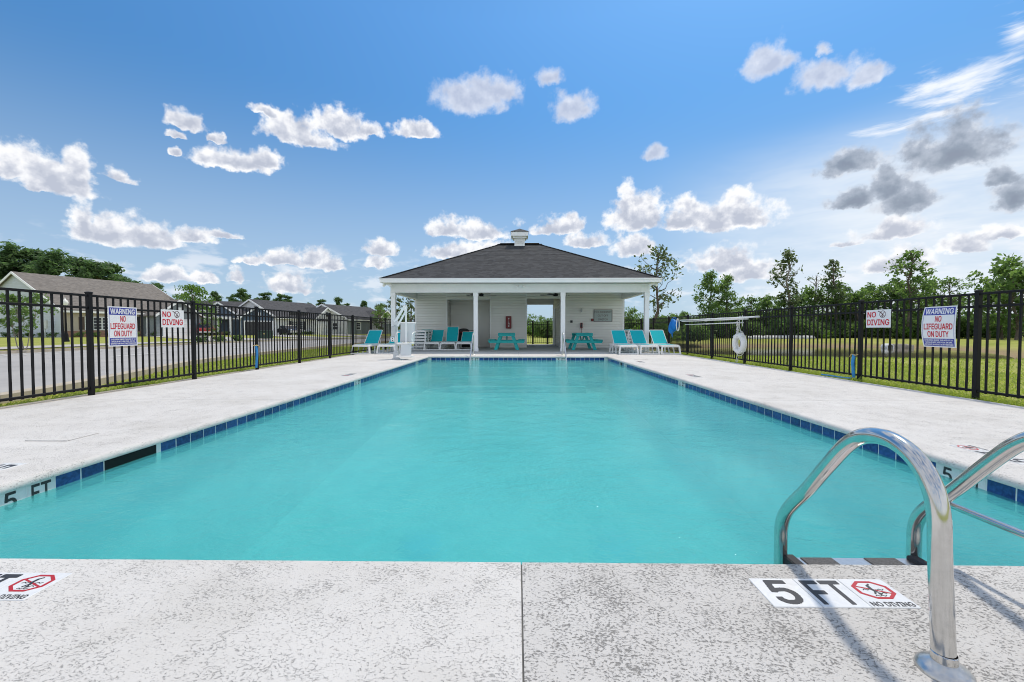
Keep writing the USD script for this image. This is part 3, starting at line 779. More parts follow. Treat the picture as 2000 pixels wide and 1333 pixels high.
# ------------------------------------------------------------------ ladder and hand rails
def ladder():
    t = thing('pool_ladder', 'polished steel pool ladder with two bent grab rails beside the near 5 FT deck tiles', 'pool ladder', (1.10, 1.07, 0))
    path = curve([(0, .0, .0), (0, .01, .15), (0, .02, .30), (0, .026, .40), (0, .05, .475), (0, .10, .530), (0, .175, .557), (0, .26, .545), (0, .33, .498), (0, .42, .395), (0, .52, .272), (0, .60, .185), (0, .645, .125), (0, .668, .06), (0, .67, -.03), (0, .67, -.2), (0, .67, -.5), (0, .665, -.9)], 7)
    for dx in (0, .55):
        g = put(t, 'grab_rail', move(tube(path, .0245, 20), (dx, 0, 0)), M['steel'], 50)
        put(g, 'base_flange', move(lathe([(.024, .030), (.030, .026), (.046, .019), (.056, .010), (.058, .002), (.058, 0)], 32), (dx, 0, 0)), M['brushed_steel'], 40)
        put(g, 'rail_collar', move(lathe([(.0246, .001), (.0265, .002), (.0265, .028), (.0246, .030)], 28), (dx, .001, .02)), M['steel'], 40)
    put(t, 'cross_brace', tube([(.57, -.02, .205), (.57, .55, .205)], .0125, 12), M['steel'], 50)
    for z, d_ in ((-.066, 0), (-.38, 0), (-.68, 0)):
        tr = put(t, 'step', [box(.02, .53, .52, .665, z - .028, z, .006)], M['brushed_steel'])
        for a_, b_ in ((.07, .2), (.33, .46)):
            put(tr, 'tread_pad', box(a_, b_, .528, .657, z - .002, z + .004, .003), M['tread_rubber'])
    for a_ in ((.0, .045), (.505, .55)):
        put(t, 'step_bracket', box(a_[0], a_[1], .54, .66, -.10, -.05, .006), M['black_rubber'])
    return t


ladder()


def stair_rail(x, label):
    t = thing('stair_rail', label, 'hand rail', (x, 14.45, 0), group=None)
    path = curve([(0, 0, 0), (0, 0, .3), (0, -.01, .62), (0, -.04, .715), (0, -.12, .745), (0, -.2, .70), (0, -.5, .44), (0, -.85, .13), (0, -1.2, -.18), (0, -1.35, -.35), (0, -1.37, -.8)], 6)
    put(t, 'bent_tube', tube(path, .021, 12), M['steel'], 50)
    put(t, 'base_flange', lathe([(.02, .025), (.045, .018), (.06, .006), (.06, 0)], 20), M['brushed_steel'], 40)


stair_rail(-1.52, 'bent steel hand rail at the far pool steps in front of the left centre post')
stair_rail(1.56, 'bent steel hand rail at the far pool steps in front of the right centre post')


# ------------------------------------------------------------------ fences
def fence(name, label, posts, height, p0, direction, pitch=.1150, skip=(), cat='fence', lo=None, hi=None):
    """posts: distances along the run; one mesh per post, rail and picket."""
    d_ = np.array([direction[0], direction[1], 0.0]); nrm = np.array([-d_[1], d_[0], 0])
    t = thing(name, label, cat, (p0[0], p0[1], 0))
    lo = posts[0] if lo is None else lo; hi = posts[-1] if hi is None else hi

    def loc(m, s, z=0):
        return to_frame(m, d_ * s + [0, 0, z], d_, nrm, (0, 0, 1))
    for s in posts:
        p = put(t, 'post', loc(box(-.0275, .0275, -.0275, .0275, -.05, height, .003), s), M['black_metal'])
        put(p, 'post_cap', loc(hull([(a * .031, b * .031, height + z) for a in (-1, 1) for b in (-1, 1) for z in (-.004, .012)] + [(a * .014, b * .014, height + .02) for a in (-1, 1) for b in (-1, 1)]), s), M['black_metal'])
    for z in (height - .035, height - .20, .075):
        put(t, 'rail', loc(box(lo, hi, -.016, .016, z - .016, z + .016, .003), 0), M['black_metal'])
    for a_, b_ in zip(posts[:-1], posts[1:]):
        n = max(1, round((b_ - a_) / pitch))
        for k in range(1, n):
            s = a_ + (b_ - a_) * k / n
            if any(u < s < w_ for u, w_ in skip):
                continue
            put(t, 'picket', loc(box(-.0095, .0095, -.0095, .0095, .05, height - .03), s), M['black_metal'])
    return t


LP = [5.682 + 1.84 * (k - 2) for k in range(11)]
fence('metal_fence', 'black metal picket fence along the road side of the pool deck', [y - LP[0] for y in LP], 1.38, (-5.88, LP[0]), (0, 1))
RP = [5.571 + 1.8704 * (k - 2) for k in range(11)]
fence('metal_fence', 'black metal picket fence along the pond side of the pool deck', [y - RP[0] for y in RP], 1.38, (6.03, RP[0]), (0, 1))
fence('metal_fence', 'short black picket fence from the left corner to the pavilion', [0, .82], 1.38, (-5.88, LP[-1] + .06), (1, 0))
fence('metal_fence', 'short black picket fence from the right corner to the pavilion', [0, .92], 1.38, (5.12, RP[-1] + .06), (1, 0))
fence('metal_fence', 'black picket fence panel left of the gate behind the pavilion passage', [0, .50], 1.38, (.40, 25.15), (1, 0))
fence('metal_fence', 'black picket fence panel right of the gate behind the pavilion passage', [0, .55], 1.38, (1.83, 25.15), (1, 0))
gate = fence('fence_gate', 'black metal picket gate seen through the pavilion passage', [.04, .84], 1.36, (.93, 25.15), (1, 0), cat='gate')
put(gate, 'latch', box(.80, .86, -.05, -.02, .80, .95, .004), M['black_metal'])


# ------------------------------------------------------------------ signs on the fences
def fence_sign(kind, where, x, y, z, label, bow=0.0):
    t = thing('fence_sign', label, 'sign')
    ax, ay, az = frame_of(where)

    def place(m):
        v, f = m
        v = v.copy(); v[:, 2] += bow * (1 - (v[:, 1] / .29) ** 2) * (1 - .55 * np.clip((v[:, 0] + .23) / .46, 0, 1))
        return to_frame((v, f), (x, y, z), ax, ay, az)

    def plate(x0, x1, y0, y1, z0, z1):
        g = VF(trimesh.creation.box(bounds=[(x0, y0, z0), (x1, y1, z1)]))
        m = trimesh.Trimesh(*g, process=False)
        for _ in range(3 if bow else 0):
            m = m.subdivide()
        return VF(m)
    if kind == 'warning':
        put(t, 'panel', place(plate(-.229, .229, -.29, .29, -.002, .001)), M['sign_white'])
        put(t, 'header_band', place(plate(-.212, .212, .168, .274, .001, .0018)), M['sign_blue'])
        put(t, 'footer_band', place(plate(-.212, .212, -.274, -.168, .001, .0018)), M['sign_blue'])
        [put(t, 'border', place(plate(x_, x_ + .004, -.168, .168, .001, .0018)), M['sign_blue']) for x_ in (-.212, .208)]
        put(t, 'lettering', place(move(lettering('WARNING', .080, .385, True), (0, .221, .002))), M['sign_white'])
        for s, w_, yy_ in (('NO', .085, .113), ('LIFEGUARD', .385, .005), ('ON DUTY', .285, -.103)):
            put(t, 'lettering', place(move(lettering(s, .086, w_, True), (0, yy_, .0015))), M['sign_red'])
        for s, w_, yy_ in (('CHILDREN UNDER THE AGE OF 14', .385, -.190), ('SHOULD NOT USE POOL OR SPA', .370, -.221), ('WITHOUT AN ADULT IN ATTENDANCE', .395, -.252)):
            put(t, 'lettering', place(move(lettering(s, .020, w_, True), (0, yy_, .002))), M['sign_white'])
    else:
        put(t, 'panel', place(plate(-.235, .235, -.148, .148, -.002, .001)), M['sign_white'])
        put(t, 'lettering', place(move(lettering('NO', .095, .17, True), (-.125, .070, .0015))), M['sign_red'])
        put(t, 'lettering', place(move(lettering('DIVING', .100, .42, True), (0, -.060, .0015))), M['sign_red'])
        ring = Point(0, 0).buffer(.058).difference(Point(0, 0).buffer(.050))
        bars = affinity.rotate(sbox(-.055, -.004, .055, .004), 45, origin=(0, 0)).union(affinity.rotate(sbox(-.055, -.004, .055, .004), -45, origin=(0, 0)))
        figure = LineString([(-.085, .052), (-.04, .03), (0, 0), (.005, -.035)]).buffer(.006).union(Point(-.008, -.045).buffer(.011))
        put(t, 'no_diving_symbol', place(move(extrude(ring.union(bars).union(figure), .001), (.085, .072, .0015))), M['letter_brown'])
    return t


fence_sign('warning', 'wall_left', -5.853, 6.142, .925, 'white and blue WARNING NO LIFEGUARD sign on the road side fence')
fence_sign('nodiving', 'wall_left', -5.853, 7.044, 1.065, 'small white NO DIVING sign with red letters on the road side fence')
fence_sign('warning', 'wall_right', 5.998, 6.028, .918, 'bowed white and blue WARNING NO LIFEGUARD sign on the pond side fence', -.0 + .045)
fence_sign('nodiving', 'wall_right', 5.998, 7.048, 1.06, 'small white NO DIVING sign with red letters on the pond side fence', .008)


# ------------------------------------------------------------------ pavilion
def siding(a, b, z0, z1, lap=.127):
    """Lap siding on the vertical plane from a to b (x, y), facing to the left of a->b turned to the viewer (outward normal = direction turned -90 deg)."""
    a, b = np.array(a, float), np.array(b, float); t = (b - a) / np.linalg.norm(b - a); nrm = np.array([t[1], -t[0]])
    V_, F_ = [], []
    n = max(1, int(math.ceil((z1 - z0) / lap)))
    for k in range(n):
        lo, hi = z0 + k * lap, min(z0 + (k + 1) * lap, z1)
        q = len(V_)
        for p in (a, b):
            o = p + nrm * .024
            V_ += [(*(p - nrm * .03), lo), (*o, lo), (*(p + nrm * .010), hi - .017), (*(p - nrm * .03), hi - .017), (*(p - nrm * .03), hi)]
        F_ += [[q + j_, q + 5 + j_, q + 6 + j_] for j_ in range(4)] + [[q + j_, q + 6 + j_, q + 1 + j_] for j_ in range(4)]
    return np.array(V_), np.array(F_)


pav = thing('pool_pavilion', 'open white pavilion with dark hip roof and cupola behind the far pool end', 'pavilion', (0, 0, 0))
CX = .10
XL, XR, YF, YB = -4.98, 5.14, 20.3, 24.6
RL, RR, PLx, PRx = -3.40, -1.34, .45, 2.10
ZT = 2.70
segs = [((XL, YF), (RL, YF), 0, ZT), ((RR, YF), (PLx, YF), 0, ZT), ((PRx, YF), (XR, YF), 0, ZT)]
for a, b, z0, z1 in segs:
    put(pav, 'siding_wall', siding(a, b, z0, z1), M['siding'])
put(pav, 'siding_wall', siding((RL, YF), (RR, YF), 2.36, ZT), M['siding'], label='wall strip above the left recess')
put(pav, 'siding_wall', siding((PLx, YF), (PRx, YF), 2.36, ZT), M['siding'], label='wall strip above the passage opening')
put(pav, 'recess_wall', siding((RL, YF + 1.0), (RR, YF + 1.0), 0, ZT), M['siding'])
put(pav, 'recess_wall', [siding((RL, YF + 1.0), (RL, YF), 0, ZT), siding((RR, YF), (RR, YF + 1.0), 0, ZT)], M['siding'])
put(pav, 'passage_wall', siding((PLx, YB), (PLx, YF), 0, ZT), M['siding'])
put(pav, 'passage_wall', siding((PRx, YF), (PRx, YB), 0, ZT), M['siding'])
put(pav, 'passage_header', [box(PLx, PRx, YB - .1, YB, 2.32, ZT), ] + [box(x, x + .012, YB - .106, YB - .1, 2.33, ZT) for x in np.arange(PLx + .05, PRx, .1)], M['ribbed_panel'])
put(pav, 'side_wall', siding((XR, YF), (XR, YB), 0, ZT), M['siding'])
put(pav, 'side_wall', siding((XL, YB), (XL, YF), 0, ZT), M['siding'])
put(pav, 'back_wall', [siding((XR, YB), (PRx, YB), 0, ZT), siding((PLx, YB), (XL, YB), 0, ZT)], M['siding'])
trim = []
for x, y, w_ in ((XL, YF, .09), (RL, YF, .05), (RR, YF, .05), (PLx, YF, .06), (PRx, YF, .06), (XR, YF, .09)):
    s_ = 1 if x in (XL, RR, PRx) else -1
    trim.append(box(x, x + s_ * w_, y - .022, y + .03, 0.004, ZT, .003))
trim += [box(PRx - .03, PRx + .02, YB - .05, YB + .05, 0, 2.32), box(RL, RR, YF - .02, YF + .02, 2.325, 2.36)]
put(pav, 'corner_trim', trim, M['white_paint'])
put(pav, 'passage_door', [box(PRx - .03, PRx - .012, 23.3, 24.2, .01, 2.03, .003)], M['light_grey'])
put(pav, 'ceiling', [box(XL - .05, XR + .05, 16.6, YB, ZT, ZT + .03)], M['ceiling'])
# beam round the porch: ribbed vinyl faces
bt, bb = 2.685, 2.36
put(pav, 'front_beam', [box(XL - .06, XR + .06, 16.60, 16.80, bb, bt)] + [box(x, x + .014, 16.592, 16.60, bb + .03, bt - .01) for x in np.arange(XL, XR, .098)] + [box(XL - .07, XR + .07, 16.585, 16.815, bb - .02, bb + .02, .004)], M['ribbed_panel'])
for sx, x in ((-1, XL), (1, XR)):
    put(pav, 'side_beam', [box(x - .10, x + .10, 16.80, YF, bb, bt), box(x - .11, x + .11, 16.81, YF - .02, bb - .018, bb + .012)], M['ribbed_panel'])
for x in (XL + .03, -1.66, 1.80, XR - .03):
    p = put(pav, 'post', box(x - .085, x + .085, 16.61, 16.78, 0.004, bb - .02, .006), M['white_paint'])
    put(p, 'post_capital', [box(x - .10, x + .10, 16.597, 16.793, bb - .16, bb - .02, .006), box(x - .092, x + .092, 16.603, 16.787, bb - .19, bb - .16, .004)], M['white_paint'])
    put(p, 'post_base', [box(x - .10, x + .10, 16.597, 16.793, .004, .13, .006)], M['white_paint'])
# hip roof
EX, EY0, EY1, EZ, RZ, RH = 5.43, 16.20, 25.0, 2.86, 5.03, 1.0
EYM = (EY0 + EY1) / 2


def roof_slope(A, B, C, D, n=38, lip=.010):
    """Shingle courses on the plane with the eave A-B and the upper edge D-C, each course lapping the one below."""
    A, B, C, D = (np.array(p, float) for p in (A, B, C, D))
    nrm = np.cross(B - A, D - A); nrm /= np.linalg.norm(nrm)
    V_, F_ = [], []
    for k in range(n):
        s0, s1 = k / n, (k + 1) / n
        q = len(V_)
        l0, r0, l1, r1 = A + (D - A) * s0, B + (C - B) * s0, A + (D - A) * s1, B + (C - B) * s1
        V_ += [l0 - nrm * .004, r0 - nrm * .004, l0 + nrm * lip, r0 + nrm * lip, l1, r1]
        F_ += [[q, q + 1, q + 3], [q, q + 3, q + 2], [q + 2, q + 3, q + 5], [q + 2, q + 5, q + 4]]
    return np.array(V_), np.array(F_)


c = [(CX - EX, EY0, EZ), (CX + EX, EY0, EZ), (CX + EX, EY1, EZ), (CX - EX, EY1, EZ)]
r = [(CX - RH, EYM, RZ), (CX + RH, EYM, RZ)]
put(pav, 'roof_slope', roof_slope(c[0], c[1], r[1], r[0]), M['shingles'])
put(pav, 'roof_slope', roof_slope(c[1], c[2], r[1], r[1]), M['shingles'])
put(pav, 'roof_slope', roof_slope(c[2], c[3], r[0], r[1]), M['shingles'])
put(pav, 'roof_slope', roof_slope(c[3], c[0], r[0], r[0]), M['shingles'])
caps = []
for a, b in ((c[0], r[0]), (c[1], r[1]), (c[2], r[1]), (c[3], r[0]), (r[0], r[1])):
    a, b = np.array(a), np.array(b); n = int(np.linalg.norm(b - a) / .2)
    for k in range(n):
        p, q = a + (b - a) * k / n, a + (b - a) * (k + 1.15) / n
        caps.append(bar(p + [0, 0, .012], q + [0, 0, .004], .2, .016))
put(pav, 'ridge_cap', caps, M['shingles'])
put(pav, 'ridge_vent', box(CX - .95, CX + .95, EYM - .14, EYM + .14, RZ + .005, RZ + .045, .01), M['black_metal'])
fas = []
for x0, x1, y0, y1 in ((CX - EX, CX + EX, EY0 - .02, EY0 + .02), (CX - EX, CX + EX, EY1 - .02, EY1 + .02), (CX - EX - .0, CX - EX + .04, EY0 + .02, EY1 - .02), (CX + EX - .04, CX + EX, EY0 + .02, EY1 - .02)):
    fas.append(box(x0, x1, y0, y1, 2.695, EZ - .01, .004))
    fas.append(box(x0 - .012, x1 + .012, y0 - .012, y1 + .012, EZ - .055, EZ - .004, .003))
put(pav, 'fascia', fas, M['white_paint'])
soff = Polygon([(CX - EX + .03, EY0 + .02), (CX + EX - .03, EY0 + .02), (CX + EX - .03, EY1 - .02), (CX - EX + .03, EY1 - .02)])
put(pav, 'soffit', move(extrude(soff.difference(sbox(XL - .05, 16.62, XR + .05, YB)), .012), (0, 0, 2.70)), M['white_paint'])
# cupola
cu = put(pav, 'cupola', [box(CX - .25, CX + .25, EYM - .25, EYM + .25, RZ - .12, 5.30, .004)] + [hull([(CX - .2, EYM - .252 - d_, z + e) for d_, e in ((0, 0), (.022, -.045), (.022, -.055))] + [(CX + .2, EYM - .252 - d_, z + e) for d_, e in ((0, 0), (.022, -.045), (.022, -.055))]) for z in (5.11, 5.2, 5.29)], M['white_paint'])
put(cu, 'cupola_eave', [box(CX - .33, CX + .33, EYM - .33, EYM + .33, 5.28, 5.36, .006), box(CX - .41, CX + .41, EYM - .41, EYM + .41, 5.36, 5.56, .008)], M['white_paint'])
put(cu, 'cupola_roof', hull([(CX + a * .43, EYM + b * .43, 5.565) for a in (-1, 1) for b in (-1, 1)] + [(CX + a * .43, EYM + b * .43, 5.58) for a in (-1, 1) for b in (-1, 1)] + [(CX, EYM, 5.80)]), M['shingles'])


def flood(x, y, z):
    f = put(pav, 'floodlight', [box(x - .07, x + .07, y, y + .03, z - .03, z + .03, .006)], M['white_paint'])
    for s_ in (-1, 1):
        put(f, 'lamp_head', move(lathe([(0, 0), (.03, .002), (.05, .07), (.055, .10), (.05, .105), (0, .10)], 14), (x + s_ * .09, y + .02, z - .01), rx=PI * .62, rz=s_ * .45), M['white_plastic'])


flood(CX + .02, 16.565, 2.60); flood(XL - .12, 16.40, 2.64); flood(XR + .12, 16.40, 2.64)

# things fixed to the pavilion or hanging in it
for x, lab in ((-1.60, 'black ceiling fan hanging behind the left centre post'), (1.68, 'black ceiling fan hanging behind the right centre post')):
    t = thing('ceiling_fan', lab, 'ceiling fan', (x, 18.5, 2.40))
    put(t, 'motor', lathe([(0, .07), (.05, .07), (.105, .045), (.115, .0), (.09, -.045), (.04, -.06), (0, -.06)], 20), M['black_metal'], 40)
    put(t, 'down_rod', tube([(0, 0, .06), (0, 0, .30)], .014, 8), M['black_metal'])
    for k in range(5):
        an = k * 2 * PI / 5 + .35
        put(t, 'blade', move(hull([(.10, -.02, -.003), (.10, .02, .003), (.16, -.06, -.012), (.16, .06, .012), (.66, -.07, -.014), (.66, .07, .014), (.70, -.05, -.01), (.70, .05, .01), (.16, -.06, -.005), (.66, .07, .02)], ), rz=an), M['dark_grey'])
t = thing('fire_extinguisher_box', 'dark red fire extinguisher box with white upright letters on the middle wall', 'fire extinguisher', (-.43, YF - .02, 1.22))
put(t, 'cabinet', box(-.135, .135, -.12, 0, -.30, .30, .025), M['dark_red'])
put(t, 'door_panel', box(-.10, .10, -.128, -.12, -.265, .265, .004), M['dark_red'])
for k, ch in enumerate('FIRE'):
    put(t, 'lettering', to_frame(move(lettering(ch, .085, .055 if ch != 'I' else .016, True, .002), (0.01, .17 - .115 * k, 0)), (0, -.128, 0), (1, 0, 0), (0, 0, 1), (0, -1, 0)), M['sign_white'])
t = thing('cutoff_sign', 'grey framed POOL EMERGENCY CUT OFF SWITCH sign on the right wall', 'sign', (4.12, YF - .03, 1.545))
put(t, 'panel', box(-.43, .43, 0, .012, -.285, .285), M['sign_grey'])
put(t, 'frame', [box(-.445, .445, -.008, .014, .275, .295), box(-.445, .445, -.008, .014, -.295, -.275), box(-.445, -.425, -.008, .014, -.275, .275), box(.425, .445, -.008, .014, -.275, .275)], M['letter_brown'])
for s, w_, z in (('POOL EMERGENCY', .80, .175), ('CUT OFF', .50, .0), ('SWITCH', .46, -.175)):
    put(t, 'lettering', to_frame(lettering(s, .095 if z < .1 else .085, w_, False, .002), (0, 0, z), (1, 0, 0), (0, 0, 1), (0, -1, 0)), M['letter_brown'])
t = thing('cutoff_switch', 'small brown switch box at the lower left of the emergency sign', 'switch', (3.60, YF - .02, 1.34))
put(t, 'switch_box', box(-.06, .06, -.05, .01, -.06, .06, .006), M['letter_brown']); put(t, 'button', sphere((0, -.055, 0), (.03, .015, .03), 1), M['red'])
t = thing('emergency_phone', 'dark red emergency phone with hanging cord below the wall lamp', 'phone', (3.08, YF - .02, 1.08))
put(t, 'phone_case', box(-.055, .055, -.07, .01, -.14, .12, .012), M['dark_red']); put(t, 'handset', box(-.03, .03, -.10, -.07, -.10, .10, .012), M['letter_black'])
put(t, 'cord', tube(curve([(0, -.05, -.13), (-.012, -.06, -.22), (.012, -.06, -.30), (0, -.05, -.38)], 5), .012, 6), M['dark_red'])
t = thing('wall_lamp', 'small grey cylinder lamp on the right wall above the phone', 'lamp', (3.08, YF - .02, 1.80))
put(t, 'lamp_body', move(lathe([(0, -.09), (.035, -.09), (.035, .09), (0, .09)], 14), (0, -.06, 0)), M['grey_plastic'], 40); put(t, 'bracket', box(-.02, .02, -.03, .01, -.03, .03), M['grey_plastic'])
t = thing('wall_box', 'small dark grey electrical box on the right wall beside the passage', 'electrical box', (2.60, YF - .02, 1.26))
put(t, 'box_body', box(-.055, .055, -.05, .01, -.06, .06, .006), M['dark_grey']); put(t, 'box_lid', box(-.045, .045, -.058, -.05, -.05, .05, .003), M['dark_grey'])


# ------------------------------------------------------------------ loungers
def make_lounger(name, label, angle, blen=.76, flat=False):
    t = thing(name, label, 'sun lounger')
    for sx in (-1, 1):
        put(t, 'side_rail', [box(sx * .265, sx * .305, .02, 1.86, .265, .325, .012)], M['white_plastic'])
        put(t, 'armrest_lug', [box(sx * .29, sx * .325, 1.0, 1.16, .28, .35, .012)], M['white_plastic'])
    for y, lean in ((.03, -.03), (1.52, .05)):
        legs = []
        for sx in (-1, 1):
            legs.append(hull([(sx * .27, y - .03, .30), (sx * .315, y - .03, .30), (sx * .27, y + .05, .30), (sx * .315, y + .05, .30), (sx * .305, y - .028 + lean, .012), (sx * .35, y - .028 + lean, .012), (sx * .305, y + .03 + lean, .012), (sx * .35, y + .03 + lean, .012)]))
        legs.append(box(-.345, .345, y - .028 + lean, y + .03 + lean, 0, .045, .012))
        legs.append(box(-.30, .30, y - .03, y + .04, .255, .325, .012))
        put(t, 'leg_frame', legs, M['white_plastic'])
    for y in (.55, 1.08):
        for sx in (-1, 1):
            put(t, 'leg', tube([(sx * .285, y + .12, .29), (sx * .30, y + .06, .18), (sx * .315, y, .0)], [.026, .024, .022], 8), M['white_plastic'], 40)
    put(t, 'seat_sling', [box(-.262, .262, .04, 1.09, .318, .332, .004)], M['teal_fabric'])
    put(t, 'sling_edge', [box(-.27, .27, .015, .045, .315, .34, .006)] + [box(sx * .255, sx * .275, .04, 1.09, .325, .338, .004) for sx in (-1, 1)], M['white_plastic'])
    ca, sa = math.cos(angle), math.sin(angle)
    fr = ((0, 1.10, .335), (1, 0, 0), (0, ca, sa), (0, -sa, ca))
    b = put(t, 'backrest', to_frame(box(-.25, .25, .012, blen - .012, -.008, .006, .004), *fr), M['teal_fabric'])
    put(b, 'backrest_frame', to_frame(join([box(sx * .25, sx * .272, 0, blen, -.014, .013, .006) for sx in (-1, 1)] + [box(-.25, .25, blen - .014, blen + .008, -.013, .012, .005), box(-.25, .25, -.004, .016, -.013, .012, .005)]), *fr), M['white_plastic'])
    if not flat:
        put(t, 'back_prop', [bar((sx * .2, 1.10 + blen * .6 * ca, .335 + blen * .6 * sa), (sx * .22, 1.10 + blen * .6 * ca + .12, .30), .022) for sx in (-1, 1)], M['white_plastic'])
    return t


LG = 'turquoise sun loungers round the pool'
l0 = make_lounger('sun_lounger', 'turquoise and white sun lounger nearest the left corner of the fence', math.radians(43))
l0.GetAttribute('xformOp:translate').Set(Gf.Vec3d(-5.60, 14.85, 0)); tag(l0, group=LG)
dup(l0, 'turquoise and white sun lounger half hidden behind the pool lift mast', (-4.72, 14.95, 0), -.02)
dup(l0, 'turquoise lounger in the sun closest to the right picnic table', (3.90, 14.72, 0), .0)
dup(l0, 'turquoise lounger in the middle of the sunlit row on the right', (4.64, 14.74, 0), .015)
dup(l0, 'turquoise lounger in the sun closest to the pond side fence', (5.38, 14.74, 0), -.01)
dup(l0, 'shaded turquoise lounger under the roof beside the stacked loungers', (-3.62, 17.6, .004), .01)
l1 = make_lounger('sun_lounger', 'shaded turquoise lounger with the tallest steepest backrest under the roof', math.radians(60))
l1.GetAttribute('xformOp:translate').Set(Gf.Vec3d(-2.94, 17.6, .004)); tag(l1, group=LG)
l2 = make_lounger('sun_lounger', 'shaded turquoise lounger with the lowest backrest next to the left centre post', math.radians(34))
l2.GetAttribute('xformOp:translate').Set(Gf.Vec3d(-2.27, 17.6, .004)); tag(l2, group=LG)
ls = make_lounger('folded_lounger', 'folded white lounger at the bottom of the stack beside the pool lift', math.radians(2), flat=True)
ls.GetAttribute('xformOp:translate').Set(Gf.Vec3d(-4.28, 17.9, .004)); tag(ls, group='folded loungers in stacks')
ordn = ['second from the bottom', 'in the middle', 'second from the top', 'on top']
for k in range(4):
    dup(ls, f'folded white lounger {ordn[k]} of the stack beside the pool lift', (-4.28 + .02 * (k % 2), 17.9 + .015 * k, .004 + .125 * (k + 1)), .02 * (k % 3 - 1))
for k in range(5):
    dup(ls, f'folded white lounger {(["at the bottom"] + ordn)[k]} of the stack behind the right hand loungers', (4.85 + .02 * (k % 2), 17.2 + .01 * k, .004 + .125 * k), -.015 * (k % 3))


# ------------------------------------------------------------------ picnic tables
def picnic():
    t = thing('picnic_table', 'turquoise picnic table left of the passage under the pavilion roof', 'picnic table', (-.47, 17.85, .004), group='turquoise picnic tables')
    L0, L1 = 0.0, 1.35
    for k in range(5):
        x = -.36 + .145 * k
        put(t, 'top_board', box(x, x + .137, L0 - .06, L1 + .06, .685, .72, .006), M['teal_paint'])
    for sx in (-1, 1):
        for k in range(2):
            x = sx * (.50 + .145 * k)
            put(t, 'bench_board', box(x, x + sx * .137, L0 - .06, L1 + .06, .405, .44, .006), M['teal_paint'])
    for y in (L0 + .02, L1 - .06):
        for sx in (-1, 1):
            put(t, 'leg', hull([(sx * .17, yy_, .685) for yy_ in (y, y + .04)] + [(sx * .30, yy_, .685) for yy_ in (y, y + .04)] + [(sx * .40, yy_, 0) for yy_ in (y, y + .04)] + [(sx * .54, yy_, 0) for yy_ in (y, y + .04)]), M['teal_paint'])
        put(t, 'bench_bearer', hull([(x, yy_, z) for x, z in ((-.78, .40), (.78, .40), (-.74, .30), (.74, .30), (-.78, .36), (.78, .36)) for yy_ in (y - .042, y - .002)]), M['teal_paint'])
        put(t, 'top_bearer', box(-.36, .36, y - .042, y - .002, .595, .685, .006), M['teal_paint'])
    put(t, 'end_brace', [bar((0, .08, .61), (0, .55, .35), .035, .09), bar((0, L1 - .1, .61), (0, .8, .35), .035, .09)], M['teal_paint'])
    return t


pt = picnic()
dup(pt, 'turquoise picnic table right of the passage near the emergency phone', (2.84, 17.85, .004), .0)

# dark bin behind the shaded loungers
t = thing('storage_bin', 'black plastic bin with dark red lid in the recess behind the shaded loungers', 'bin', (-2.42, 19.75, .004))
put(t, 'bin_body', hull([(a * .34, b * .26, z) for a in (-1, 1) for b in (-1, 1) for z in (.05, .08)] + [(a * .40, b * .32, .72) for a in (-1, 1) for b in (-1, 1)]), M['black_rubber'])
put(t, 'lid', [box(-.42, .42, -.34, .34, .72, .77, .02)], M['dark_red'])
put(t, 'handle', tube(curve([(-.38, .3, .74), (-.38, .42, .82), (.38, .42, .82), (.38, .3, .74)], 5), .016, 6), M['black_rubber'])
put(t, 'bag', sphere((-.12, 0, .80), (.26, .24, .13), 2), M['black_rubber'])

# ------------------------------------------------------------------ pool lift
t = thing('pool_lift', 'pool lift with slanted white arm and hanging seat at the far left pool corner', 'pool lift', (-3.62, 12.45, 0))
put(t, 'base_socket', hull([(a * .075, b * .075, z) for a in (-1, 1) for b in (-1, 1) for z in (0, .20)] + [(a * .05, b * .05, .26) for a in (-1, 1) for b in (-1, 1)]), M['light_grey'])
put(t, 'base_plate', [box(-.10, .10, -.10, .10, 0, .025, .006), box(-.17, -.07, -.03, .03, .16, .20, .008)], M['grey_plastic'])
put(t, 'mast', [box(-.042, .042, -.045, .045, .22, 1.12, .012)], M['light_grey'])
put(t, 'battery_case', [box(-.125, .015, -.115, -.04, .66, .98, .02)], M['grey_plastic'])
cb = put(t, 'control_box', box(-.125, -.02, -.135, -.06, .52, .65, .008), M['white_plastic'])
for z in (.555, .615):
    put(cb, 'button', box(-.085, -.060, -.141, -.134, z - .013, z + .013, .003), M['letter_black'])
put(t, 'pivot_head', [box(-.07, .06, -.06, .06, .98, 1.14, .02)], M['light_grey'])
put(t, 'lift_arm', bar((-.02, -.04, 1.10), (.24, .10, 1.60), .045, .07), M['white_paint'])
put(t, 'lift_arm', bar((.05, -.03, .98), (.28, .10, 1.46), .035, .05), M['white_paint'])
put(t, 'seat_hanger', [bar((.265, .11, 1.60), (.27, .11, .34), .05, .05), box(.215, .295, .07, .15, 1.42, 1.60, .012)], M['white_paint'])
st = put(t, 'seat_back', to_frame(box(-.22, .22, 0, .58, -.02, .02, .03), (.28, .20, .50), (1, 0, 0), (0, .12, .99), (0, -.99, .12)), M['light_grey'])
put(st, 'top_edge', tube([(.05, .275, 1.08), (.52, .275, 1.08)], .028, 10), M['white_plastic'], 40)
put(t, 'seat', box(.06, .50, -.22, .22, .44, .49, .02), M['white_plastic'])
for sx in (.04, .52):
    put(t, 'arm_rest', tube(curve([(sx, .24, .80), (sx, -.05, .78), (sx, -.16, .70), (sx, -.16, .50)], 5), .016, 8), M['white_plastic'], 40)
put(t, 'leg_panel', to_frame(box(-.16, .16, 0, .33, -.012, .012, .01), (.36, -.24, .44), (1, 0, 0), (0, -.2, -.98), (0, -.98, .2)), M['light_grey'])
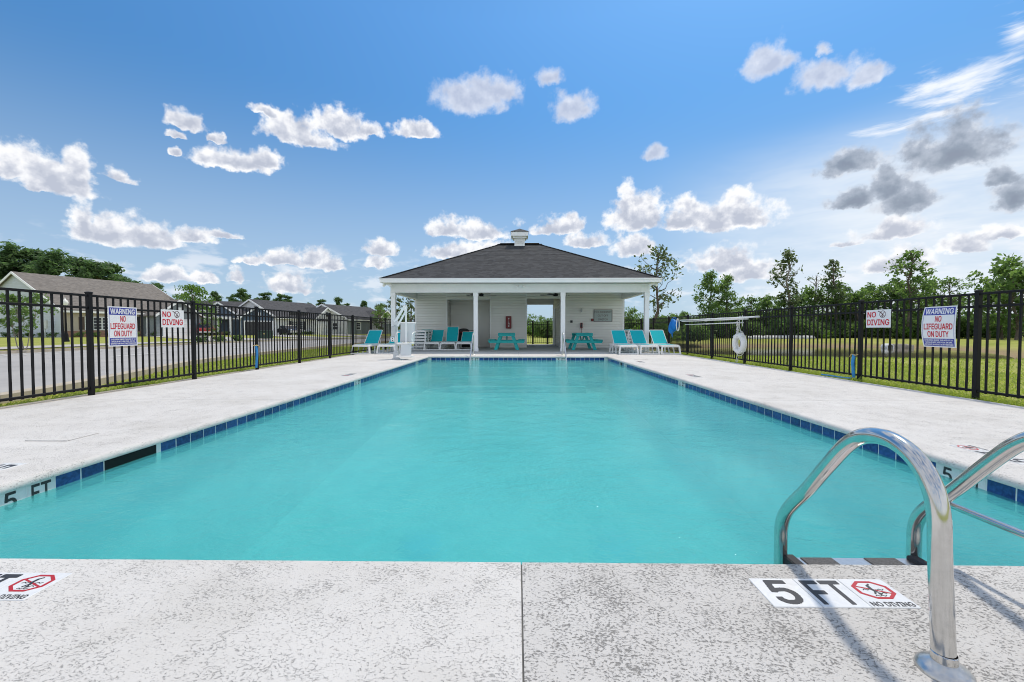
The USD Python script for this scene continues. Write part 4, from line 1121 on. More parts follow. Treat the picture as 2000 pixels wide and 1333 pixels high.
put(t, 'foot_rest', [box(.12, .60, -.50, -.30, .08, .12, .015)], M['white_plastic'])

# ------------------------------------------------------------------ rescue gear on the pond side fence
t = thing('life_ring', 'white life ring with tangled white line hanging on the pond side fence', 'life ring', (5.93, 11.27, .51))
th = np.linspace(0, 2 * PI, 41)
put(t, 'ring', tube([(0, .215 * math.cos(a), .215 * math.sin(a)) for a in th], .075, 14, cap=False), M['buoy_white'], True)
for a in (.8, 2.35, 3.95, 5.5):
    ph = np.linspace(0, 2 * PI, 17)
    put(t, 'strap', tube([((.080) * math.sin(p) - .0, (.215 + .080 * math.cos(p)) * math.cos(a), (.215 + .080 * math.cos(p)) * math.sin(a)) for p in ph], .013, 6, cap=False), M['white_plastic'])
put(t, 'grab_line', tube([((.01), (.305 + .03 * abs(math.sin(2 * a))) * math.cos(a + .8), (.305 + .03 * abs(math.sin(2 * a))) * math.sin(a + .8)) for a in th], .008, 6, cap=False), M['rope'])
rg = np.random.default_rng(4)
pts = [(0, .0, .62)] + [(-.03 - .05 * rg.random(), .13 * (rg.random() - .5), .50 - .012 * k + .14 * (rg.random() - .5)) for k in range(26)]
put(t, 'coiled_line', [tube(curve(pts, 5), .007, 5), tube(curve([(0, 0, .62), (-.02, -.05, .4), (-.02, -.22, .18)], 6), .008, 5), tube(curve([(0, .0, .62), (-.01, .04, .45), (-.02, .1, .25)], 6), .008, 5)], M['rope'])
put(t, 'hanging_line', tube(curve([(-.03, .02, .3), (-.05, .08, .05), (-.04, -.04, -.08), (-.05, .06, -.16), (-.03, .02, -.3), (-.04, .06, -.4), (-.03, .10, -.49), (-.04, .02, -.50), (-.03, .0, -.44), (-.03, .08, -.40)], 6), .007, 5), M['rope'])


def pole(name, label, y0, y1, z0, z1, x, rad):
    t_ = thing(name, label, 'pole', (x, y0, z0))
    d_ = np.array([0, y1 - y0, z1 - z0])
    put(t_, 'outer_tube', tube([(0, 0, 0), d_ * .55], rad, 12), M['white_paint'], 40)
    put(t_, 'inner_tube', tube([d_ * .55, d_], rad * .8, 12), M['white_paint'], 40)
    put(t_, 'lock_collar', tube([d_ * .53, d_ * .57], rad * 1.35, 12), M['white_plastic'], 40)
    put(t_, 'grip', tube([d_ * -.004, d_ * .03], rad * 1.2, 12), M['grey_plastic'], 40)
    return t_


pole('reach_pole', 'long white telescopic pole, the upper front one on the pond side fence', 10.40, 15.35, 1.195, 1.212, 5.93, .019)
pole('reach_pole', 'white telescopic pole lying just below and behind the longest one', 10.95, 15.30, 1.160, 1.165, 5.965, .018)
pole('reach_pole', 'short thin white pole, the lowest of the three on the pond side fence', 11.15, 14.95, 1.062, 1.050, 5.95, .015)
t = thing('pole_hanger', 'white hook holding the poles on the post above the life ring', 'hook', (5.97, 11.20, 1.02))
put(t, 'hook_plate', [box(-.012, .0, -.008, .008, -.06, .24, .003), box(-.07, .0, -.008, .008, .12, .135, .003)], M['white_paint']); put(t, 'hook_pin', tube([(-.07, 0, .12), (-.07, 0, .22)], .008, 6), M['white_paint'])
t = thing('skimmer_net', 'bright blue leaf net with white rim at the far end of the poles', 'net', (5.90, 15.45, 1.05))
th = np.linspace(0, 2 * PI, 25)
rim = [(-.02 + .06 * math.sin(a), .02 * math.sin(a), .22 * math.cos(a)) for a in th]
put(t, 'rim', tube(rim, .018, 8, cap=False), M['white_plastic'], 40)
rim2 = [(-.05 + .14 * math.sin(a), .28, .25 * math.cos(a) + .02) for a in th]
put(t, 'net_rim', tube(rim2, .012, 8, cap=False), M['blue_net'])
netv, netf = sphere((0, 0, 0), (.13, .30, .24), 2)
netv = netv.copy(); netv[:, 2] -= .16 * np.clip(netv[:, 1] / .3 + .3, 0, 1); netv[:, 1] = netv[:, 1] + .42
put(t, 'net_bag', (netv + [-.05, 0, .0], netf), M['blue_net'], True)
put(t, 'net_tail', [hull([(-.07, .5, -.25), (.0, .5, -.25), (-.07, .60, -.25), (-.03, .52, -.48), (.0, .56, -.46)])], M['blue_net'])
for sx, y, x0, lab, tz in ((-1, 9.18, -5.80, 'blue foam tube tied upright to a post of the road side fence', .53), (1, 7.44, 5.94, 'blue foam tube tied upright to a post of the pond side fence', .44)):
    t = thing('foam_tube', lab, 'foam tube', (x0, y + .02, 0))
    pth = curve([(0, 0, .03), (-sx * .01, .005, .2), (-sx * .022, .0, tz * .7), (0, 0, tz)], 6)
    put(t, 'tube', tube(pth, .024, 12), M['blue_foam'], 40)
    put(t, 'tie_cord', [tube(curve([(-.03, -.04, tz), (.02, .03, tz - .015), (.04, -.03, tz), (-.02, -.05, tz - .01), (0, .06, tz), (.02, .12, tz - .05)], 5), .007, 5)], M['yellow_cord'])
    if sx > 0:
        put(t, 'loose_end', tube(curve([(-.02, .02, .02), (-.05, .2, .012), (-.04, .5, .012), (-.06, .7, .012)], 6), .012, 8), M['blue_foam'])


# ------------------------------------------------------------------ houses across the road
M['grey_siding'] = mat('grey_siding', (0.50, 0.545, 0.58), 0.6, noise=(1.0, .04, 3))
M['pale_siding'] = mat('pale_siding', (0.70, 0.70, 0.69), 0.6, noise=(1.0, .04, 3))
M['beige_board'] = mat('beige_board', (0.47, 0.40, 0.32), 0.6, noise=(1.0, .05, 3))
M['navy_siding'] = mat('navy_siding', (0.075, 0.115, 0.165), 0.6, noise=(1.0, .06, 3))
M['slate_siding'] = mat('slate_siding', (0.22, 0.25, 0.26), 0.6, noise=(1.0, .06, 3))
M['shutter'] = mat('shutter', (0.085, 0.055, 0.042), 0.6)
M['brick'] = mat('brick', (0.26, 0.15, 0.11), 0.85, noise=(5, .35, 5))
M['barn_blue'] = mat('barn_blue', (0.46, 0.55, 0.62), 0.5, noise=(1.0, .05, 3))
M['glass_dark'] = mat('glass_dark', (0.02, 0.022, 0.025), 0.06)


def gable_body(x0, x1, y0, y1, eave, ridge, along='x'):
    if along == 'x':
        ym = (y0 + y1) / 2
        return hull([(x, y, z) for x in (x0, x1) for y, z in ((y0, 0), (y1, 0), (y0, eave), (y1, eave), (ym, ridge))])
    xm = (x0 + x1) / 2
    return hull([(x, y, z) for y in (y0, y1) for x, z in ((x0, 0), (x1, 0), (x0, eave), (x1, eave), (xm, ridge))])


def gable_lap(x0, x1, y, eave, ridge, facing, lap=.19):
    """Lap boards on a gable wall in the local x-z plane at y (facing -y) or y-z plane."""
    V_, F_ = [], []
    xm = (x0 + x1) / 2; n = int(ridge / lap)
    for k in range(n):
        lo, hi = k * lap, (k + 1) * lap

        def half(z):
            return (x1 - x0) / 2 * (1 if z <= eave else max(0.0, (ridge - z) / (ridge - eave)))
        q = len(V_)
        for z, o in ((lo, .0), (lo, .022), (hi, .003)):
            h_ = min(half(lo), half(hi)) if z > 0 else half(lo)
            h_ = half(z)
            V_ += [(xm - h_, -o, z), (xm + h_, -o, z)]
        F_ += [[q, q + 1, q + 3], [q, q + 3, q + 2], [q + 2, q + 3, q + 5], [q + 2, q + 5, q + 4]]
    v, f = np.array(V_), np.array(F_)
    if facing == 'front':
        return v + [0, y, 0], f
    return np.stack([y + v[:, 1] * (1 if facing == 'left' else -1), v[:, 0], v[:, 2]], 1), f


def roof_pair(x0, x1, y0, y1, eave, ridge, along, over=.4, th=.13):
    out = []
    if along == 'x':
        ym = (y0 + y1) / 2; sl = (ridge - eave) / (ym - y0)
        for s in (-1, 1):
            ye = ym + s * ((y1 - y0) / 2 + over); ze = eave - sl * over
            out.append(hull([(x, y, z + dz) for x in (x0 - .3, x1 + .3) for y, z in ((ye, ze), (ym + s * .001, ridge)) for dz in (.01, th + .02)]))
    else:
        xm = (x0 + x1) / 2; sl = (ridge - eave) / (xm - x0)
        for s in (-1, 1):
            xe = xm + s * ((x1 - x0) / 2 + over); ze = eave - sl * over
            out.append(hull([(x, y, z + dz) for y in (y0 - .3, y1) for x, z in ((xe, ze), (xm + s * .001, ridge)) for dz in (.01, th + .02)]))
    return out


def rakes(c0, c1, fixed, eave, ridge, over, along):
    """White rake boards along a gable; c0..c1 is the wall's span, fixed the plane."""
    cm = (c0 + c1) / 2; sl = (ridge - eave) / (cm - c0); out = []
    for s in (-1, 1):
        e = (cm + s * ((c1 - c0) / 2 + over), eave - sl * over)
        a, b = ((e[0], fixed, e[1]), (cm, fixed, ridge)) if along == 'front' else ((fixed, e[0], e[1]), (fixed, cm, ridge))
        out.append(bar(np.array(a) + [0, 0, .02], np.array(b) + [0, 0, .02], .06, .24))
    return out


def house(label, loc, rotz, w, d, eave, ridge, wall, roof, front_wall, fronts=(), items=(), hip=None, lap_side=True):
    t = thing('house', label, 'house', loc, rotz, group=None)
    put(t, 'wall', gable_body(0, w, 0, d, eave, ridge, 'x'), wall)
    for x, fc in ((-.004, 'left'), (w + .004, 'right')):
        put(t, 'gable_wall', gable_lap(0, d, x, eave, ridge, fc), wall)
    if front_wall is not wall:
        put(t, 'front_wall', [box(.02, w - .02, -.03, .02, 0, eave - .1)], front_wall)
    rf = put(t, 'roof', roof_pair(0, w, 0, d, eave, ridge, 'x'), roof)
    put(t, 'rake_board', rakes(0, d, -.33, eave, ridge, .4, 'side') + rakes(0, d, w + .33, eave, ridge, .4, 'side'), M['white_paint'])
    put(t, 'fascia', [box(-.3, w + .3, -.47, -.40, eave - .42, eave - .20)], M['white_paint'])
    put(t, 'corner_board', [box(x - .07, x + .07, -.05, .10, 0, eave - .1) for x in (0, w)], M['white_paint'])
    for xc, hw, ev, apex, out, wm in fronts:
        g = put(t, 'front_gable', gable_body(xc - hw, xc + hw, -out, d / 2, ev, apex, 'y'), wm)
        put(g, 'gable_boards', gable_lap(xc - hw, xc + hw, -out - .004, ev, apex, 'front'), wm)
        put(g, 'gable_roof', roof_pair(xc - hw, xc + hw, -out, d / 2, ev, apex, 'y'), roof)
        put(g, 'gable_rake', rakes(xc - hw, xc + hw, -out - .33, ev, apex, .4, 'front'), M['white_paint'])
    for it in items:
        k, x0, x1, z0, z1, y = it[:6]
        if k == 'window':
            f_ = put(t, 'window', [box(x0 - .09, x1 + .09, y - .06, y - .005, z1, z1 + .12), box(x0 - .09, x1 + .09, y - .07, y - .005, z0 - .09, z0), box(x0 - .09, x0, y - .06, y - .005, z0, z1), box(x1, x1 + .09, y - .06, y - .005, z0, z1)]
                     + [box(x0, x1, y - .05, y - .02, (z0 + z1) / 2 - .03, (z0 + z1) / 2 + .03)] + [box(x - .018, x + .018, y - .045, y - .02, z0, z1) for x in np.linspace(x0, x1, max(3, int((x1 - x0) / .32) + 1))[1:-1]] + [box(x0, x1, y - .045, y - .02, z - .015, z + .015) for z in (z0 + (z1 - z0) * .25, z0 + (z1 - z0) * .75)], M['white_paint'])
            put(f_, 'pane', box(x0, x1, y - .019, y - .008, z0, z1), M['glass_dark'])
        elif k == 'side_window':     # on the gable wall at x = 0: x0..x1 runs along y
            f_ = put(t, 'window', [box(-.06, -.005, x0 - .09, x1 + .09, z1, z1 + .1), box(-.06, -.005, x0 - .09, x1 + .09, z0 - .1, z0), box(-.06, -.005, x0 - .09, x0, z0, z1), box(-.06, -.005, x1, x1 + .09, z0, z1), box(-.05, -.03, x0, x1, (z0 + z1) / 2 - .03, (z0 + z1) / 2 + .03)], M['white_paint'])
            put(f_, 'pane', box(-.028, -.01, x0, x1, z0, z1), M['glass_dark'])
        elif k == 'garage':
            put(t, 'garage_trim', [box(x0 - .14, x0, y - .05, y - .005, z0, z1 + .14), box(x1, x1 + .14, y - .05, y - .005, z0, z1 + .14), box(x0, x1, y - .05, y - .005, z1, z1 + .14)], M['white_paint'])
            put(t, 'garage_door', [box(x0 + .01, x1 - .01, y - .045, y - .005, z0 + (z1 - z0) * q / 4 + .008, z0 + (z1 - z0) * (q + 1) / 4 - .008) for q in range(4)], it[6])
        elif k == 'door':
            dr = put(t, 'door', box(x0, x1, y - .05, y - .005, z0, z1), it[6])
            put(dr, 'handle', sphere((x1 - .08, y - .07, 1.0), .035, 1), M['brushed_steel'])
        elif k == 'panel':
            put(t, it[7], box(x0, x1, y - .05, y + .02, z0, z1), it[6])
        elif k == 'columns':
            n = it[6]
            for x in np.linspace(x0, x1, n):
                put(t, 'porch_column', [box(x - .13, x + .13, y, y + .26, z0, z1), box(x - .18, x + .18, y - .05, y + .31, z0, z0 + .35), box(x - .17, x + .17, y - .04, y + .30, z1 - .16, z1)], M['white_paint'])
        elif k == 'slab':
            put(t, it[7], box(x0, x1, y, it[8], z0, z1), it[6])
    return t


W_ = M['white_paint']
R1 = math.atan2(.961, .276)
house('large grey sided house with brown roof behind the street lamp', (-52.1, 47.3, -.05), R1, 14.5, 17.0, 3.3, 7.7, M['grey_siding'], M['brown_shingles'], M['beige_board'],
      fronts=[(11.0, 2.9, 2.9, 4.9, 2.6, M['slate_siding'])],
      items=[('window', 2.1, 3.6, .95, 2.35, -.03), ('window', 3.75, 5.2, .95, 2.35, -.03), ('panel', 1.45, 1.95, .9, 2.4, -.03, M['shutter'], 'shutter'), ('panel', 5.35, 5.85, .9, 2.4, -.03, M['shutter'], 'shutter'),
             ('panel', .1, 7.9, 0, .75, -.06, M['brick'], 'brick_skirt'), ('panel', 6.3, 7.8, .1, 2.6, -.02, M['room_dark'], 'porch_shade'), ('door', 6.6, 7.5, .1, 2.2, -.07, M['shutter']),  # dark panel on the wall paints in the shade of the porch opening
             ('columns', 6.1, 8.0, 0, 2.85, -1.3, 2), ('garage', 9.0, 13.0, 0, 2.2, -2.6, W_), ('panel', 10.75, 11.25, 3.3, 3.95, -2.61, W_, 'gable_vent')])
house('navy blue house with white porch columns behind the green utility box', (-52.3, 64.0, -.05), math.radians(33), 9.0, 9.5, 3.0, 5.6, M['pale_siding'], M['far_shingles'], M['pale_siding'],
      fronts=[(5.0, 3.0, 3.0, 5.2, .4, M['navy_siding']), (3.2, 1.9, 2.8, 3.9, 1.8, M['slate_siding'])],
      items=[('window', 4.75, 5.25, 3.4, 4.5, -.41), ('slab', -.2, 6.9, 2.55, 2.95, -2.0, W_, 'porch_beam', .0), ('columns', 0, 6.7, 0, 2.6, -1.95, 5), ('window', 1.0, 1.9, .9, 2.2, -.01), ('window', 4.2, 5.1, .9, 2.2, -.42), ('door', 2.7, 3.6, .05, 2.15, -.02, M['shutter']), ('panel', .0, 6.6, 0, .55, -1.85, M['brick'], 'porch_wall')])
house('navy blue garage wing with dark open doorway beside the blue house', (-44.4, 66.6, -.05), math.radians(33), 5.0, 7.0, 2.9, 4.2, M['navy_siding'], M['far_shingles'], M['navy_siding'],
      fronts=[(2.5, 2.4, 2.9, 4.6, .5, M['navy_siding'])], items=[('garage', .6, 4.4, 0, 2.2, -.5, M['room_dark']), ('panel', 2.25, 2.75, 3.1, 3.7, -.51, W_, 'gable_vent'), ('panel', 4.55, 4.9, 0, 2.6, -.52, W_, 'corner_post')])  # garage door panels in one flat dark colour
R3 = math.atan2(.95, .31)
house('white house with black shuttered windows behind the black car', (-39.8, 68.5, -.05), R3, 13.0, 11.0, 3.1, 5.9, M['pale_siding'], M['far_shingles'], M['pale_siding'],
      fronts=[(9.6, 2.6, 3.0, 4.9, 1.6, M['pale_siding'])],
      items=[('window', 3.2, 4.2, .9, 2.3, -.01), ('window', 4.5, 5.5, .9, 2.3, -.01), ('panel', 2.6, 3.05, .85, 2.35, -.01, M['black_rubber'], 'shutter'), ('panel', 5.65, 6.1, .85, 2.35, -.01, M['black_rubber'], 'shutter'),
             ('garage', 7.6, 11.5, 0, 2.2, -1.6, W_), ('panel', 7.4, 11.7, 2.42, 2.62, -1.66, M['black_rubber'], 'awning'), ('panel', 2.4, 6.3, 3.35, 3.9, -.3, M['black_rubber'], 'dormer_band'), ('side_window', 5.2, 6.0, .9, 2.2, 0), ('panel', 9.3, 9.9, 3.3, 4.1, -1.61, M['glass_dark'], 'gable_window')])
house('pale grey house with dark roof left of the white lounger row', (-31.5, 77.0, -.05), R3, 13.5, 11.0, 3.0, 5.6, M['pale_siding'], M['far_shingles'], M['slate_siding'],
      fronts=[(9.8, 2.8, 2.9, 4.7, 1.6, M['pale_siding'])],
      items=[('window', 2.6, 3.6, .9, 2.2, -.04), ('garage', 7.8, 11.8, 0, 2.1, -1.6, M['slate_siding']), ('side_window', 2.2, 3.1, .9, 2.1, 0), ('side_window', 6.8, 7.6, .9, 2.1, 0), ('window', 9.4, 10.2, 3.2, 4.0, -1.61)])
# small metal buildings far right beyond the pond
for i_, (x, y, w_, rz, lab) in enumerate(((61.5, 60.0, 5.2, .35, 'pale blue metal shed far beyond the pond on the right'), (67.5, 61.5, 4.0, .35, 'small pale shed with brown roof right of the blue shed'))):
    t = thing('shed', lab, 'shed', (x, y, -.05), rz)
    put(t, 'wall', gable_body(0, w_, 0, 6, 2.1 - .5 * i_, 3.2 - .9 * i_, 'y'), M['barn_blue'])
    put(t, 'roof', roof_pair(0, w_, 0, 6, 2.1 - .5 * i_, 3.2 - .9 * i_, 'y', .15, .05), M['barn_blue'] if i_ == 0 else M['brown_shingles'])
    put(t, 'door', box(w_ * .3, w_ * .7, -.05, -.01, 0, 1.5), M['pale_siding'])


# ------------------------------------------------------------------ vehicles
M['car_red'] = mat('car_red', (0.32, 0.012, 0.015), 0.25, coat=1.0)
M['car_black'] = mat('car_black', (0.010, 0.010, 0.012), 0.22, coat=1.0)
M['tyre'] = mat('tyre', (0.02, 0.02, 0.02), 0.85)
M['lamp_glass'] = mat('lamp_glass', (0.75, 0.75, 0.73), 0.15)
M['tail_red'] = mat('tail_red', (0.35, 0.01, 0.01), 0.2)


def vehicle(name, label, cat, loc, rotz, profile, cabin, paint, L_, wheels, wr=.36, hw=.92):
    t = thing(name, label, cat, loc, rotz)
    body = trimesh.creation.extrude_polygon(Polygon(profile).buffer(-.05).buffer(.05), 2 * hw, engine='earcut')
    v, f = VF(body)
    v = np.stack([v[:, 0], v[:, 2] - hw, v[:, 1]], 1)
    put(t, 'body', (v, f[:, ::-1]), paint)
    z0 = min(z for _, z in cabin); z1 = max(z for _, z in cabin)
    pts = [(x, s * (hw - .06 if z == z0 else hw - .24), z) for x, z in cabin for s in (-1, 1)]
    put(t, 'window_band', hull(pts), M['glass_dark'])
    xs_ = sorted(x for x, z in cabin if z == z1)
    put(t, 'roof_panel', box(xs_[0] + .02, xs_[-1] - .02, -(hw - .25), hw - .25, z1 - .01, z1 + .035, .015), paint)
    xb = sorted(x for x, z in cabin if z == z0)
    for s in (-1, 1):
        put(t, 'pillar', [bar((a, s * (hw - .05), z0), (b, s * (hw - .23), z1), .07) for a, b in ((xb[0], xs_[0]), ((xb[0] + xb[-1]) / 2, (xs_[0] + xs_[-1]) / 2), (xb[-1], xs_[-1]))], paint)
        put(t, 'mirror', box(xb[-1] - .35, xb[-1] - .2, s * hw, s * (hw + .16), z0, z0 + .14, .03), paint)
    for x in wheels:
        for s in (-1, 1):
            w_ = put(t, 'wheel', move(lathe([(0, -.11), (wr - .04, -.11), (wr, -.08), (wr, .08), (wr - .04, .11), (0, .11)], 20), (x, s * (hw - .10), wr), rx=PI / 2), M['tyre'], 40)
            put(w_, 'hub', move(lathe([(0, -.118), (wr * .6, -.118), (wr * .62, .118), (0, .118)], 16), (x, s * (hw - .10), wr), rx=PI / 2), M['brushed_steel'])
    for s in (-1, 1):
        put(t, 'headlight', box(L_ - .06, L_ + .02, s * (hw - .12), s * (hw - .42), .68, .84, .02), M['lamp_glass'])
        put(t, 'tail_lamp', box(-.02, .05, s * (hw - .06), s * (hw - .26), .72, .98, .02), M['tail_red'])
    put(t, 'bumper', [box(-.09, .04, -hw + .05, hw - .05, .42, .60, .03), box(L_ - .04, L_ + .08, -hw + .05, hw - .05, .38, .58, .03)], M['grey_plastic'])
    put(t, 'number_plate', box(-.105, -.092, -.16, .16, .47, .57), M['white_plastic'])


vehicle('pickup_truck', 'red pickup truck parked on the driveway left of the blue house', 'pickup truck', (-43.4, 58.0, 0), math.radians(132),
        [(0, .45), (0, 1.05), (1.6, 1.08), (1.62, 1.10), (3.9, 1.10), (5.35, 1.0), (5.5, .8), (5.5, .42), (4.9, .42), (4.8, .72), (4.3, .80), (3.9, .45), (1.5, .42), (1.4, .75), (.9, .80), (.5, .45)],
        [(1.75, 1.08), (4.15, 1.08), (1.95, 1.75), (3.35, 1.75)], M['car_red'], 5.5, (.98, 4.4), .38, .98)
vehicle('parked_car', 'black car parked on the driveway of the white house', 'car', (-38.0, 67.4, 0), math.radians(-38),
        [(0, .40), (-.02, .75), (.15, .98), (3.3, .96), (4.4, .82), (4.62, .66), (4.62, .34), (4.1, .32), (4.0, .62), (3.4, .68), (3.1, .30), (1.3, .30), (1.2, .62), (.7, .68), (.4, .35)],
        [(.35, .96), (3.25, .96), (.95, 1.45), (2.35, 1.45)], M['car_black'], 4.6, (.92, 3.65), .33, .9)

# ------------------------------------------------------------------ street furniture
M['globe'] = mat('globe', (0.78, 0.78, 0.74), 0.3)
t = thing('street_lamp', 'black street lamp with white acorn globe in front of the large grey house', 'street lamp', (-33.9, 31.0, -.05))
put(t, 'pole', lathe([(0, 0), (.19, 0), (.19, .1), (.15, .18), (.14, .5), (.10, .62), (.075, .8), (.055, 2.55), (.085, 2.62), (.085, 2.70), (0, 2.70)], 16), M['black_metal'], 35)
put(t, 'globe', move(lathe([(0, 0), (.10, 0), (.16, .12), (.185, .24), (.15, .38), (.06, .47), (.04, .52), (.02, .6), (0, .62)], 18), (0, 0, 2.70)), M['globe'], 50)
put(t, 'cap_ring', move(lathe([(.12, -.02), (.13, -.02), (.13, .03), (.11, .03)], 18), (0, 0, 2.70)), M['black_metal'])
M['utility_green'] = mat('utility_green', (0.022, 0.050, 0.035), 0.5)
t = thing('utility_box', 'dark green utility box on the grass in front of the blue house', 'utility box', (-25.3, 41.5, -.02), .5)
put(t, 'cabinet', box(-.75, .75, -.5, .5, 0, .72, .03), M['utility_green']); put(t, 'lid', box(-.78, .78, -.53, .53, .72, .80, .03), M['utility_green'])
put(t, 'warning_label', box(-.1, .06, -.506, -.5, .42, .54), M['yellow_cord'])
t = thing('electric_meter', 'grey electric meter on the side wall of the large grey house', 'meter', (-53.6, 46.95, -.05), R1 - PI / 2 + PI / 2)
put(t, 'meter_box', move(box(-.35, .35, -.2, .02, 1.0, 2.0, .04), rz=-PI / 2), M['grey_plastic']); put(t, 'conduit', tube([(-.1, 0, 0), (-.1, 0, 1.0)], .06, 8), M['grey_plastic'])
t = thing('pond_outlet', 'low concrete outlet box with white pipe at the far edge of the pond', 'outlet', (30.9, 34.4, -.78), -.15)
put(t, 'headwall', [box(-.75, .75, 0, .3, 0, .48, .03), box(-.82, -.62, -.5, .3, 0, .42, .03), box(.62, .82, -.5, .3, 0, .42, .03)], M['kerb_concrete']); put(t, 'pipe', move(lathe([(.20, 0), (.26, 0), (.26, .7), (.20, .7)], 16), (-1.05, -.1, .26), rx=PI / 2), M['white_plastic'])
rg = np.random.default_rng(12); rocks = []
for k in range(160):
    x = 23.5 + 6.5 * rg.random(); y = 42.2 + (x - 23.5) * .1 + 1.1 * rg.random(); r_ = .14 + .22 * rg.random()
    m_ = trimesh.creation.icosphere(1, 1.0); v = np.array(m_.vertices) * (r_ * rg.uniform(.7, 1.3), r_, r_ * .7) * (1 + .25 * (rg.random((len(m_.vertices), 1)) - .5))
    rocks.append((v + [x, y, float(ground_z(np.array([x]), np.array([y]))[0]) + .10], np.array(m_.faces)))
M['white_rock'] = mat('white_rock', (0.55, 0.55, 0.53), .8, noise=(3, .2, 4))
tag(put(None, 'riprap_stones', rocks, M['white_rock']), 'band of pale riprap stones on the far bank of the pond', 'stones', kind='stuff')


# ------------------------------------------------------------------ trees
def leaf_faces(rg, centers, radii, per, size, long_=1.0, up=0.0):
    """Diamond leaves spread through ellipsoids: centers (n, 3), radii (n, 3)."""
    n = len(centers) * per
    c = np.repeat(np.asarray(centers, float), per, 0); r = np.repeat(np.asarray(radii, float), per, 0)
    d = rg.normal(size=(n, 3)); d /= np.linalg.norm(d, axis=1, keepdims=True)
    p = c + d * r * (rg.random((n, 1)) ** .45)
    nn = rg.normal(size=(n, 3)) + [0, 0, up]; nn /= np.linalg.norm(nn, axis=1, keepdims=True)
    a = np.cross(nn, rg.normal(size=(n, 3))); a /= np.linalg.norm(a, axis=1, keepdims=True); b = np.cross(nn, a)
    s = size * (.6 + .8 * rg.random((n, 1)))
    v = np.stack([p - a * s * long_, p + b * s * .5 - a * s * .1, p + a * s * long_, p - b * s * .5 - a * s * .1], 1).reshape(-1, 3)
    k = np.arange(n)[:, None] * 4
    return v, np.vstack([k + [0, 1, 2], k + [0, 2, 3]])


def limb(rg, a, b, r0, r1, bend=.08, n=5):
    a, b = np.asarray(a, float), np.asarray(b, float); L_ = np.linalg.norm(b - a)
    p = a + (b - a) * np.linspace(0, 1, n)[:, None]; p[1:-1] += rg.normal(size=(n - 2, 3)) * bend * L_ * .5
    return p, tube(p, np.linspace(r0, r1, n), 6)


def pine(seed, H, label, loc, crown0=.45, spread=.16, flat=.35, group=None):
    rg = np.random.default_rng(seed); t = thing('pine_tree', label, 'pine tree', loc, group=group)
    p, tr = limb(rg, (0, 0, -.1), (rg.normal() * .02 * H, rg.normal() * .02 * H, H * .97), .016 * H, .003 * H, .015, 7)
    wood = [tr]; C, R = [], []
    n = 26
    for k in range(n):
        f = crown0 + (1 - crown0) * (k + rg.random() * .7) / n
        base = np.array([np.interp(f, np.linspace(0, .97 / .97, 7), p[:, q]) for q in range(3)])
        L_ = H * spread * (1.15 - abs(f - crown0 - .25 * (1 - crown0)) / (1 - crown0) * 1.0) * rg.uniform(.55, 1.15)
        an = rg.random() * 2 * PI + k * 2.4
        tip = base + [L_ * math.cos(an), L_ * math.sin(an), L_ * rg.uniform(.0, .45)]
        _, w_ = limb(rg, base, tip, .0045 * H, .0015 * H, .06, 4); wood.append(w_)
        for q in range(3):
            e = base + (tip - base) * (.55 + .25 * q) + rg.normal(size=3) * .02 * H * [1, 1, .5]
            C.append(e); s_ = H * .042 * rg.uniform(.7, 1.3); R.append((s_ * 1.2, s_ * 1.2, s_ * flat * 1.4))
    C.append(p[-1]); R.append((.03 * H, .03 * H, .04 * H))
    put(t, 'trunk', wood, M['tree_bark'])
    put(t, 'crown', leaf_faces(rg, C, R, 30, .0165 * H, 1.5, .6), M['pine_needles'])
    return t


def broadleaf(seed, H, label, loc, leaves, name='leafy_tree', cat='tree', width=.34, base=.22, per=46, nclump=46, leaf=.024, clump=.085, bark='tree_bark', stems=1, shape=1.0, group=None, gap=0.0):
    rg = np.random.default_rng(seed); t = thing(name, label, cat, loc, group=group)
    wood, C, R = [], [], []
    for s_ in range(stems):
        off = np.array([rg.normal() * .03, rg.normal() * .03, 0]) * H * (stems > 1)
        lean = rg.normal(size=2) * (.03 + .05 * (stems > 1)) * H
        p, tr = limb(rg, off + [0, 0, -.1], off + [lean[0], lean[1], H * .92], .018 * H / stems ** .6, .003 * H, .03, 7); wood.append(tr)
        for k in range(nclump // stems):
            f = base + (1 - base) * ((k + rg.random()) / (nclump // stems)) ** .9
            b_ = np.array([np.interp(f * .92, np.linspace(0, .92, 7), p[:, q]) for q in range(3)])
            prof = math.sin(PI * min(1, max(.12, (f - base) / (1 - base) * .82 + .14))) ** shape
            L_ = H * width * prof * rg.uniform(.35, 1.1); an = rg.random() * 2 * PI
            tip = b_ + [L_ * math.cos(an), L_ * math.sin(an), L_ * rg.uniform(.1, .7)]
            if k % 2 == 0:
                _, w_ = limb(rg, b_ - [0, 0, .06 * H], tip, .0055 * H, .0012 * H, .1, 4); wood.append(w_)
            if rg.random() < gap:
                continue
            q = H * clump * rg.uniform(.55, 1.35); C.append(tip); R.append((q, q, q * .75))
    put(t, 'trunk', wood, M[bark])
    put(t, 'crown', leaf_faces(rg, C, R, int(per * .62), leaf * H, 1.0, .4), M[leaves])
    return t


